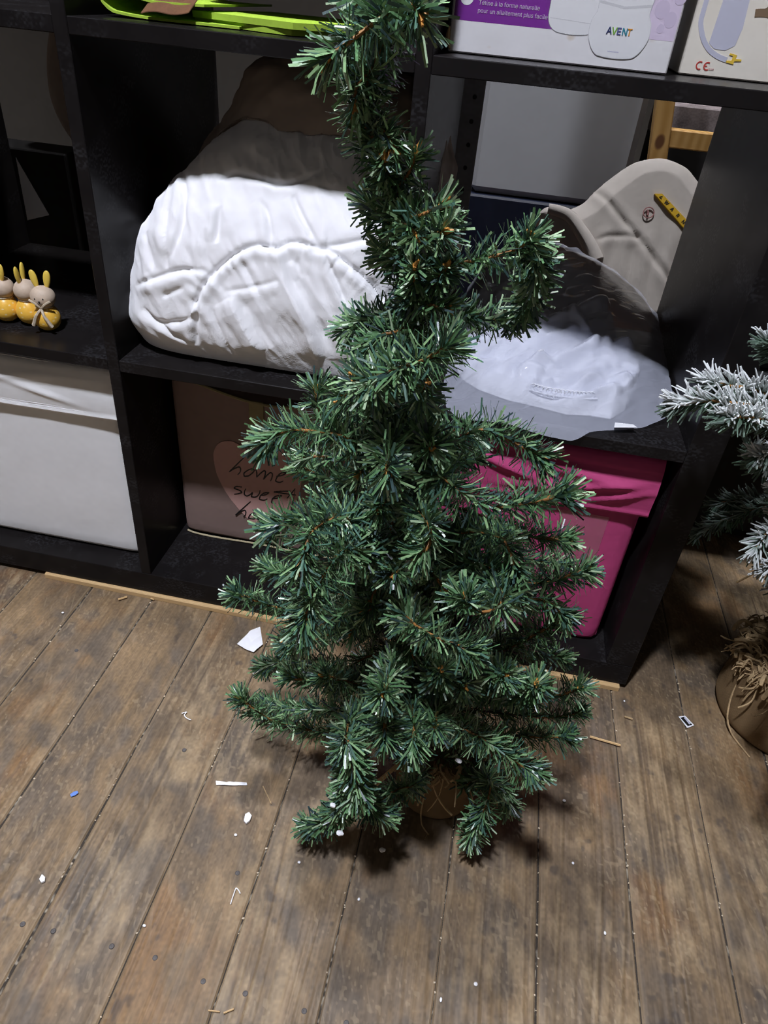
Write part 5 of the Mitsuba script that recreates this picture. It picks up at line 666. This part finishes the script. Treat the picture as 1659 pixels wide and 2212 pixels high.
# ------------------------------------------------------------------ wooden bunnies
def bunny(k, x, y, yaw, tiltx):
    key = 'wooden_bunny' + ('' if k == 0 else f'_{k:03d}')
    R = trimesh.transformations.rotation_matrix(yaw, [0, 0, 1]); M = trimesh.transformations.translation_matrix([x, y, Z2 + .0004]) @ R
    zz = np.linspace(0, 1, 26); prof = np.stack([.0172 * np.sqrt(np.clip(1 - (2 * zz - 1) ** 2, 0, 1)) * (1.05 - .22 * zz), .036 * zz], 1); prof[0, 0] = prof[-1, 0] = 0
    prof[1:3, 1] = np.maximum(prof[1:3, 1], .0); egg = lathe(prof, 36); uv = np.stack([np.tile(np.arange(36) / 36, 26), np.repeat(zz, 36)], 1)
    egg.apply_transform(M); scene[key + '__body'] = ply(egg, 'm_egg', True, uv=uv)
    hd = blob((0, -.001, .0440), (.0152, .0147, .0140)); hd.apply_transform(M); put(key + '__head', hd, 'm_bunny_wood', True)
    for i, s in enumerate((-1, 1)):
        e = blob((0, 0, 0), (.0045, .0028, .0122), 2); V = np.array(e.vertices); V[:, 0] *= 1 + .22 * V[:, 2] / .0122; e = trimesh.Trimesh(V, e.faces, process=False)
        e.apply_transform(trimesh.transformations.rotation_matrix(s * .16, [0, 1, 0])); e.apply_translation([s * .0078, .002, .0650]); e.apply_transform(M); put(key + '__ear' + ('' if i == 0 else '_001'), e, 'm_ear', True)
    dots = []
    for s in (-1, 1): dots.append(blob((s * .0050, -.0148, .0456), (.0008, .0006, .0011), 1))
    dots.append(blob((0, -.0158, .0423), (.0013, .0008, .0010), 1))
    dots += [tube([(s * .0001, -.0158, .0408), (s * .0012, -.0154, .0394), (s * .0030, -.0149, .0399)], .0003, 4) for s in (-1, 1)]
    f = cat(*dots); f.apply_transform(M); put(key + '__face', f, 'm_ink')
    a = np.linspace(0, 2 * np.pi, 25); tw = [tube(np.stack([.0098 * np.cos(a), .0098 * np.sin(a) - .0005, .0330 + .0004 * np.sin(5 * a)], 1), .0016, 6)]
    tw.append(tube(smooth_path([(0, -.0118, .0323), (-.0075, -.0150, .041), (-.013, -.0135, .0435)], 10), .0015, 6)); tw.append(tube(smooth_path([(0, -.0118, .0323), (.0075, -.0150, .040), (.013, -.0135, .0430)], 10), .0015, 6))
    tw.append(tube(smooth_path([(0, -.0118, .0323), (-.006, -.0180, .025), (-.011, -.0175, .014), (-.012, -.0172, .012)], 12), np.linspace(.0014, .0026, 12), 6)); tw.append(tube(smooth_path([(0, -.0118, .0323), (.004, -.0180, .024), (.010, -.0180, .013), (.011, -.0175, .011)], 12), np.linspace(.0014, .0024, 12), 6))
    b = cat(*tw); b.apply_transform(M); put(key + '__twine_bow', b, 'm_twine', 40)
    tag(key, ['wooden egg bunny with yellow ears facing the front, rightmost of three on the shelf', 'wooden egg bunny with yellow ears turned sideways, middle of the three', 'wooden egg bunny with yellow ears cut by the picture edge, leftmost of three'][k], 'bunny figurine', 'wooden bunnies on the left shelf')
bunny(0, -.8465, .056, .22, 0); bunny(1, -.8785, .067, 1.75, 0); bunny(2, -.9095, .064, 2.9, 0)

# ------------------------------------------------------------------ artificial trees
def needles(path, rng, per_m, L, wd, ang, cols, spread=.36, tipfan=True, start=0.0, flock=None, segs=2, thick=0.0):
    p = smooth_path(path, 60); d = np.r_[0, np.cumsum(np.linalg.norm(np.diff(p, axis=0), axis=1))]; tot = d[-1]
    n = max(24, int(per_m * tot)); s = rng.uniform(start * tot, tot, n) ; s[: n // 9] = tot - np.abs(rng.normal(0, .004, n // 9))
    s = np.clip(s, 0, tot)
    t, nn, bb = frames(p)
    I = lambda A: np.stack([np.interp(s, d, A[:, k]) for k in range(3)], 1)
    c, tt, n1, b1 = I(p), I(t), I(nn), I(bb)
    tt /= np.linalg.norm(tt, axis=1, keepdims=True); n1 -= tt * (n1 * tt).sum(1, keepdims=True); n1 /= np.linalg.norm(n1, axis=1, keepdims=True); b1 = np.cross(tt, n1)
    ph = rng.uniform(0, 2 * np.pi, n); rad = n1 * np.cos(ph)[:, None] + b1 * np.sin(ph)[:, None]
    a = rng.normal(ang, spread, n); close = np.clip((tot - s) / .012, 0, 1); a = a * (.55 + .45 * close)
    dirv = tt * np.cos(a)[:, None] + rad * np.sin(a)[:, None]
    ln = L * rng.uniform(.62, 1.14, n)
    wv = np.cross(dirv, tt + .35 * rng.normal(size=(n, 3))); wv /= np.linalg.norm(wv, axis=1, keepdims=True) + 1e-9
    bend = rng.normal(0, .20, n)[:, None] * np.cross(wv, dirv) + rng.normal(0, .16, (n, 3)) - .10 * tt
    q0 = c + rad * .0012; q1 = q0 + dirv * (ln * .5)[:, None]; d2 = dirv + bend; d2 /= np.linalg.norm(d2, axis=1, keepdims=True); q2 = q1 + d2 * (ln * .5)[:, None]
    w0 = wv * (wd * rng.uniform(.75, 1.2, n) / 2)[:, None]
    V = np.stack([q0 - w0 * .7, q0 + w0 * .7, q1 - w0, q1 + w0, q2 - w0 * .9, q2 + w0 * .9], 1)
    F = np.array([[0, 1, 3], [0, 3, 2], [2, 3, 5], [2, 5, 4]])
    V, F = V.reshape(-1, 3), (F[None] + 6 * np.arange(n)[:, None, None]).reshape(-1, 3)
    ci = rng.choice(len(cols), n, p=[x[0] for x in cols]); base = np.array([x[1] for x in cols])[ci] * rng.uniform(.8, 1.25, (n, 1))
    col = np.repeat(base, 6, 0)
    if flock is not None: return V, F, dirv, rad, (q0, q1, q2, w0), base
    return trimesh.Trimesh(V, F, process=False), col
GREEN = [(.26, (.046, .104, .074)), (.36, (.078, .165, .070)), (.22, (.175, .285, .135)), (.07, (.30, .40, .25)), (.09, (.026, .050, .050))]  # the palest tones stand in for glossy highlights on the needles
Tn = 'christmas_tree'
rng = np.random.default_rng(11)
trunk = smooth_path(D['trunk'], 70)
put(Tn + '__trunk', tube(trunk, np.interp(np.linspace(0, 1, 70), [0, .5, 1], [.0065, .0045, .002]), 8), 'm_stem', True)
def twig(key, path, sc, per_m=4700, L=.0200):
    p = smooth_path(path, 26); r = np.full(26, .00125); r[-3:] = (.0018, .0021, .0014)
    k2 = numbered(key); put(k2, tube(p, r, 5), 'm_stem', True)
    nm, col = needles(path, rng, per_m, L * sc, .0018, 1.2, GREEN)
    scene[k2 + '__needles'] = ply(nm, 'm_needle', False, color=col); labels[k2 + '__needles'] = {'kind': 'stuff'}
    d_ = unit(p[-1] - p[-3]); tp_ = [tube(np.stack([p[-1] - d_ * .004, p[-1] + d_ * .001 + rng.normal(0, .0008, 3), p[-1] + d_ * .004 + rng.normal(0, .0022, 3)]), [.0016, .0019, .0009], 5) for _ in range(3)]
    put(k2 + '__tip', cat(*tp_), 'm_tip')
    return k2
for sc, path in D['branches']: twig(Tn + '__branch', path, sc)
# inner and rear branches the photograph shows as the dark core of the tree
rg = random.Random(4)
def trunk_at(zq):
    zs = trunk[:, 2]; i = int(np.argmin(np.abs(zs - zq))); return trunk[i]
fill = []
for k in range(46):
    zq = .13 + .36 * (k / 46) ** .9; c = trunk_at(zq); az = k * 2.39996; prof_ = np.interp(zq, [.10, .17, .26, .34, .42, .50], [.085, .125, .125, .11, .085, .055])
    back = math.sin(az) > -.1
    ln = prof_ * (rg.uniform(.85, 1.08) if back else rg.uniform(.5, .72)); dz = rg.uniform(-.03, .02)
    e = c + np.array([math.cos(az) * ln, math.sin(az) * ln, dz]); md = (c + e) / 2 + np.array([0, 0, .012])
    e[1] = min(e[1], -.045); fill.append([c.tolist(), md.tolist(), e.tolist()])
for p in fill: twig(Tn + '__branch', p, 1.0, 3000)
ti = [i for i in range(len(trunk)) if trunk[i, 2] > .42]
nm, col = needles(trunk[ti], rng, 8000, .0225, .0018, 1.2, GREEN, .55); scene[Tn + '__trunk__needles'] = ply(nm, 'm_needle', False, color=col); labels[Tn + '__trunk__needles'] = {'kind': 'stuff'}
def pot(key, cx, cy, r, h, fringe_n, seed, frz):
    zz = np.linspace(0, 1, 30); rr = np.where(zz < .12, .93 + .07 * np.sqrt(zz / .12), 1.0) * (1.0 - .10 * np.clip((zz - .2) / .8, 0, 1)) * r; na = 72
    prof = np.stack([rr, zz * h], 1); prof = np.vstack([[0, 0], prof, [r * .5, h * 1.0], [0, h * .98]])
    m = lathe(prof, na); V = np.array(m.vertices); a = np.arctan2(V[:, 1], V[:, 0]); rad_ = np.hypot(V[:, 0], V[:, 1])
    pl = .06 * np.sin(9 * a + 2 * np.sin(2 * a)) * np.clip(V[:, 2] / h, 0, 1) ** 1.5 * r; k_ = (rad_ + pl * (rad_ > .3 * r)) / (rad_ + 1e-9); V[:, 0] *= k_; V[:, 1] *= k_
    V += np.array([cx, cy, FL + .0003]); uv = np.stack([a * r / .0022, V[:, 2] / .0022], 1)
    scene[key + '__sack'] = ply(trimesh.Trimesh(V, m.faces, process=False), 'm_burlap', True, uv=uv); labels[key + '__sack'] = {'label': 'burlap sack around the foot'}
    rs = np.random.default_rng(seed); fr = []
    for i in range(fringe_n):
        b = rs.uniform(0, 2 * np.pi); q_ = rs.uniform(.55, .93); p0 = np.array([cx + r * q_ * math.cos(b), cy + r * q_ * math.sin(b), FL + h * rs.uniform(.88, 1.03)]); up = rs.uniform(-.9, .8)
        out_ = np.array([math.cos(b + rs.normal(0, .5)), math.sin(b + rs.normal(0, .5)), up]); L_ = rs.uniform(.015, .042) * frz
        e = p0 + out_ * L_ + np.array([0, 0, -.25 * L_]); md = (p0 + e) / 2 + rs.normal(0, .005, 3) + np.array([0, 0, .006]); rr_ = rs.choice([.0005, .0007, .0012, .0026], p=[.3, .3, .2, .2])
        fr.append(tube(smooth_path([p0, md, e], 8), rr_ * np.array([1, 1, 1, 1, 1, 1.1, 1.2, 1.0]), 4))
    put(key + '__jute_fringe', cat(*fr), 'm_jute', 50); labels[key + '__jute_fringe'] = {'label': 'frayed jute fringe', 'kind': 'stuff'}
pot(Tn, -.250, -.218, .050, .088, 110, 3, 1.0)
def loose(key, pts, r, mname, z=FL): put(key, tube(smooth_path(pts, 20), r, 5), mname, 50)
loose(Tn + '__jute_strand', [(-.262, -.262, .045), (-.262, -.270, .012), (-.257, -.278, FL + .001), (-.249, -.286, FL + .001)], .0009, 'm_jute'); loose(Tn + '__jute_strand_001', [(-.250, -.285, FL + .0012), (-.2525, -.293, FL + .0008)], .0004, 'm_jute')
tag(Tn, 'green artificial Christmas tree with bent top in a burlap sack, centre of the floor', 'Christmas tree')

# frosted tree at the right edge
Sn = 'frosted_tree'; SX, SY = .222, .012; RIGHT = np.array([.911, -.217, .351])
rng = np.random.default_rng(23)
SG = [(.5, (.035, .085, .045)), (.3, (.05, .11, .06)), (.2, (.025, .055, .035))]
strunk = smooth_path([(SX, SY, .05), (SX, SY, .3), (SX - .01, SY, .6), (SX, SY, .95)], 30); put(Sn + '__trunk', tube(strunk, np.linspace(.009, .005, 30), 8), 'm_stem', True)
def snow_twig(path, sc, frost):
    k2 = numbered(Sn + '__branch'); p = smooth_path(path, 26); put(k2, tube(p, .0018, 5), 'm_stem', True)
    tot = np.sum(np.linalg.norm(np.diff(p, axis=0), axis=1))
    V, F, dirv, rad, (q0, q1, q2, w0), base = needles(path, rng, 2300, .023 * sc, .0027, .85, SG, .2, flock=1)
    # needle as a thin four-sided spindle, white flock on its upper side towards the tip
    n = len(q0); w2 = np.cross(dirv, w0); Vs = np.concatenate([np.stack([q + k_ * w0, q + k_ * w2, q - k_ * w0, q - k_ * w2], 1) for q, k_ in ((q0, .6), (q1, .95), (q2, .55))], 1)
    Fq = []
    for a_ in (0, 4):
        for j in range(4): Fq += [[a_ + j, a_ + (j + 1) % 4, a_ + 4 + (j + 1) % 4], [a_ + j, a_ + 4 + (j + 1) % 4, a_ + 4 + j]]
    Fq += [[8, 9, 10], [8, 10, 11]]
    V = Vs.reshape(-1, 3); F = (np.array(Fq)[None] + 12 * np.arange(n)[:, None, None]).reshape(-1, 3)
    nrm = np.concatenate([np.stack([w0, w2, -w0, -w2], 1)] * 3, 1).reshape(-1, 3); nrm /= np.linalg.norm(nrm, axis=1, keepdims=True) + 1e-12
    tip = np.tile(np.repeat([.12, .8, 1.0], 4), n); spray = np.repeat(np.clip((rad[:, 2] + .45) / .8, 0, 1), 12)
    fz = np.clip(frost * tip * spray * (1 if True else 0) * rng.uniform(.75, 1.1, len(V)) + .12 * frost * tip, 0, 1)
    col = np.repeat(base, 12, 0) * (1 - fz[:, None]) + np.array([.62, .64, .64]) * fz[:, None]
    scene[k2 + '__needles'] = ply(trimesh.Trimesh(V, F, process=False), 'm_snow_needle', False, color=col); labels[k2 + '__needles'] = {'kind': 'stuff', 'label': 'green needles with white frost'}
for i, (sc, path) in enumerate(D['snow']):
    snow_twig(path, sc, [1, 1, 1, .9, .9, .6, .25, .25, .8, .8][i])
for k in range(84):      # unseen rest of the crown, dense enough to darken the sack and right floor
    zq = .17 + .80 * k / 84; az = k * 2.39996; ln = .30 - .25 * (zq - .17) / .8
    c = np.array([SX, SY, zq]); e = c + np.array([math.cos(az) * ln, math.sin(az) * ln, -.03])
    f0, f = (c - CAM) @ RIGHT, (e - CAM) @ RIGHT
    if f0 < .03: continue
    if f < .014:
        if (f0 - .014) / (f0 - f) < .3: continue
        e = c + (e - c) * (f0 - .014) / (f0 - f)
    snow_twig([c.tolist(), ((c + e) / 2 + [0, 0, .015]).tolist(), e.tolist()], .95, .8)
pot(Sn, SX, SY, .092, .100, 520, 8, .72)
rg2 = random.Random(2)
loose(Sn + '__jute_strand', [(.138, -.005, .05), (.134, -.028, .012), (.146, -.052, FL + .0015), (.160, -.078, FL + .0012)], .0013, 'm_jute')
loose(Sn + '__dry_stalk', [(.11, -.02, .30), (.085, -.03, .272), (.060, -.035, .245)], .0012, 'm_jute')
tag(Sn, 'frosted white-tipped artificial tree in a burlap sack at the right edge', 'Christmas tree')

# ------------------------------------------------------------------ litter on the floor
def scrap(key, poly, mname, h=.0008, label='', catg='litter', curl=.002, seed=0):
    from shapely.geometry import Polygon
    m = extrude(poly, h); m = m.subdivide().subdivide(); V = np.array(m.vertices); V[:, 2] += FL + .0010 + curl * np.clip(nz(V * [1, 1, 0], 60, seed, 2) + .2, 0, 1); put(key, trimesh.Trimesh(V, m.faces, process=False), mname); tag(key, label, catg)
E = D['deb']
scrap('paper_scrap', E['scrap'], 'm_paper', .0004, 'white torn paper scrap on the floor at the left of the tree', 'paper scrap', .004, 1)
scrap('paper_scrap_001', E['strip'], 'm_paper', .0006, 'narrow white torn strip lying on the floor left of the tree foot', 'paper scrap', .003, 2)
scrap('foam_chip', E['chip'], 'm_paper', .0030, 'white oval foam chip on the floor below the white strip', 'foam chip', .001, 3)
scrap('foam_chip_001', E['chip2'], 'm_paper', .0026, 'white pointed foam chip on the floor at the left edge', 'foam chip', .001, 4)
scrap('blue_scrap', E['blue'], 'm_blue_bit', .0006, 'small blue torn scrap on the floor at the left', 'paper scrap', .002, 5)
scrap('black_label', E['tag'], 'm_label', .0004, 'small black rectangular label with white border on the floor by the frosted tree', 'label', 0, 6)
for kk, mm_, lift in (('tag_in', 'm_ink', .0006), ('tag_w', 'm_print_lilac', .0009)):
    m = extrude(E[kk], .0003); m.apply_translation([0, 0, FL + .0010 + lift - .0001]); put('black_label__' + ('black_field' if kk == 'tag_in' else 'white_bar'), m, mm_)
def stick(key, pts, r, mname, label, catg):
    p = [(x, y, FL + .0012 + r) for x, y in pts]; put(key, tube(smooth_path(p, 16), r, 6), mname, 40); tag(key, label, catg)
stick('wood_splinter', E['straw'], .0017, 'm_lath', 'long pale wooden splinter on the floor right of the tree', 'splinter')
stick('wood_splinter_001', E['splint'], .0016, 'm_lath', 'short pale splinter on the floor in front of the lath at left', 'splinter')
stick('wood_splinter_002', E['splint2'], .0012, 'm_lath', 'tiny pale splinter touching the lath at left', 'splinter')
stick('straw_bit', E['straw2'], .0006, 'm_jute', 'thin brown straw on the floor beside the white paper strip', 'straw')
stick('straw_bit_001', E['straw3'], .0007, 'm_lath', 'left straw of two at the bottom of the floor', 'straw'); stick('straw_bit_002', E['straw4'], .0009, 'm_lath', 'right straw of two at the bottom of the floor', 'straw')
stick('white_thread', E['thread'], .0007, 'm_paper', 'white curled thread on the floor boards left of the tree', 'thread'); stick('white_thread_001', E['thread2'], .0006, 'm_paper', 'thin white forked thread on the lower left floor', 'thread')
stick('bark_crumb', E['crumbY'], .0014, 'm_jute', 'yellowish crumb on the floor near the black label', 'crumb')
rs = np.random.default_rng(6)
for i in range(1, 13):
    (x, y), = E[f'c{i}']; m = blob((x, y, FL + .0016), (rs.uniform(.0013, .0022), rs.uniform(.0013, .0022), .0011), 1); k = numbered('white_crumb'); put(k, m, 'm_paper'); tag(k, ['tiny white crumb on the floor left of the tree foot, above the dark shadow', 'tiny white crumb on the floor right of the tree, in the middle of a board', 'small pale crumb on the floor right of the tree foot, below the long splinter', 'tiny white crumb on the floor just right of and below the white torn strip', 'white crumb lying in a joint at the lower left', 'tiny white crumb low on the right side of the floor', 'white crumb lying in a joint at the bottom centre', 'tiny white crumb on the board right of the bottom centre', 'white crumb on the floor just in front of the right end of the lath', 'white crumb in the floor joint near the left end of the lath', 'tiny white crumb on the floor below the oval foam chip', 'tiny white crumb at the edge of the shadow under the tree'][i - 1], 'crumb')
# small specks in the joints
sp = []
rs = np.random.default_rng(9)
for i in range(420):
    sx_ = SEAMS[rs.integers(14, 30)] + rs.normal(0, .0012); sy_ = rs.uniform(-.62, .12); s_ = rs.uniform(.0004, .0011); b = trimesh.creation.box([s_ * 1.6, s_ * 2.2, s_]); b.apply_transform(trimesh.transformations.rotation_matrix(rs.uniform(0, 3), [0, 0, 1])); b.apply_translation([sx_, sy_, FL - .0008]); sp.append(b)
put('floor__joint_grit', cat(*sp), 'm_twine'); labels['floor__joint_grit'] = {'kind': 'stuff'}
# scraps caught in the tree
for k, p in enumerate([(-.2365, -.305, .168), (-.225, -.27, .20), (-.297, -.345, .045), (-.340, -.372, .107), (-.349, -.37, .150)]):
    kk = 'foam_flake' + ('' if k == 0 else f'_{k:03d}'); m = blob(p, (.0035, .0025, .0022), 1); V = np.array(m.vertices); V += .0016 * np.stack([nz(V + 1, 300, 1), nz(V + 2, 300, 2), nz(V, 300, 3)], 1) * 2; put(kk, trimesh.Trimesh(V, m.faces, process=False), 'm_paper'); tag(kk, ['white foam flake caught at the right middle of the green tree', 'white foam flake in the dark gap at the right of the green tree', 'white foam flake caught above the sack on a low front branch of the tree', 'white foam flake on the hanging front branch at the lower left of the tree', 'topmost white flake on the front branch at the lower left of the tree'][k], 'flake')
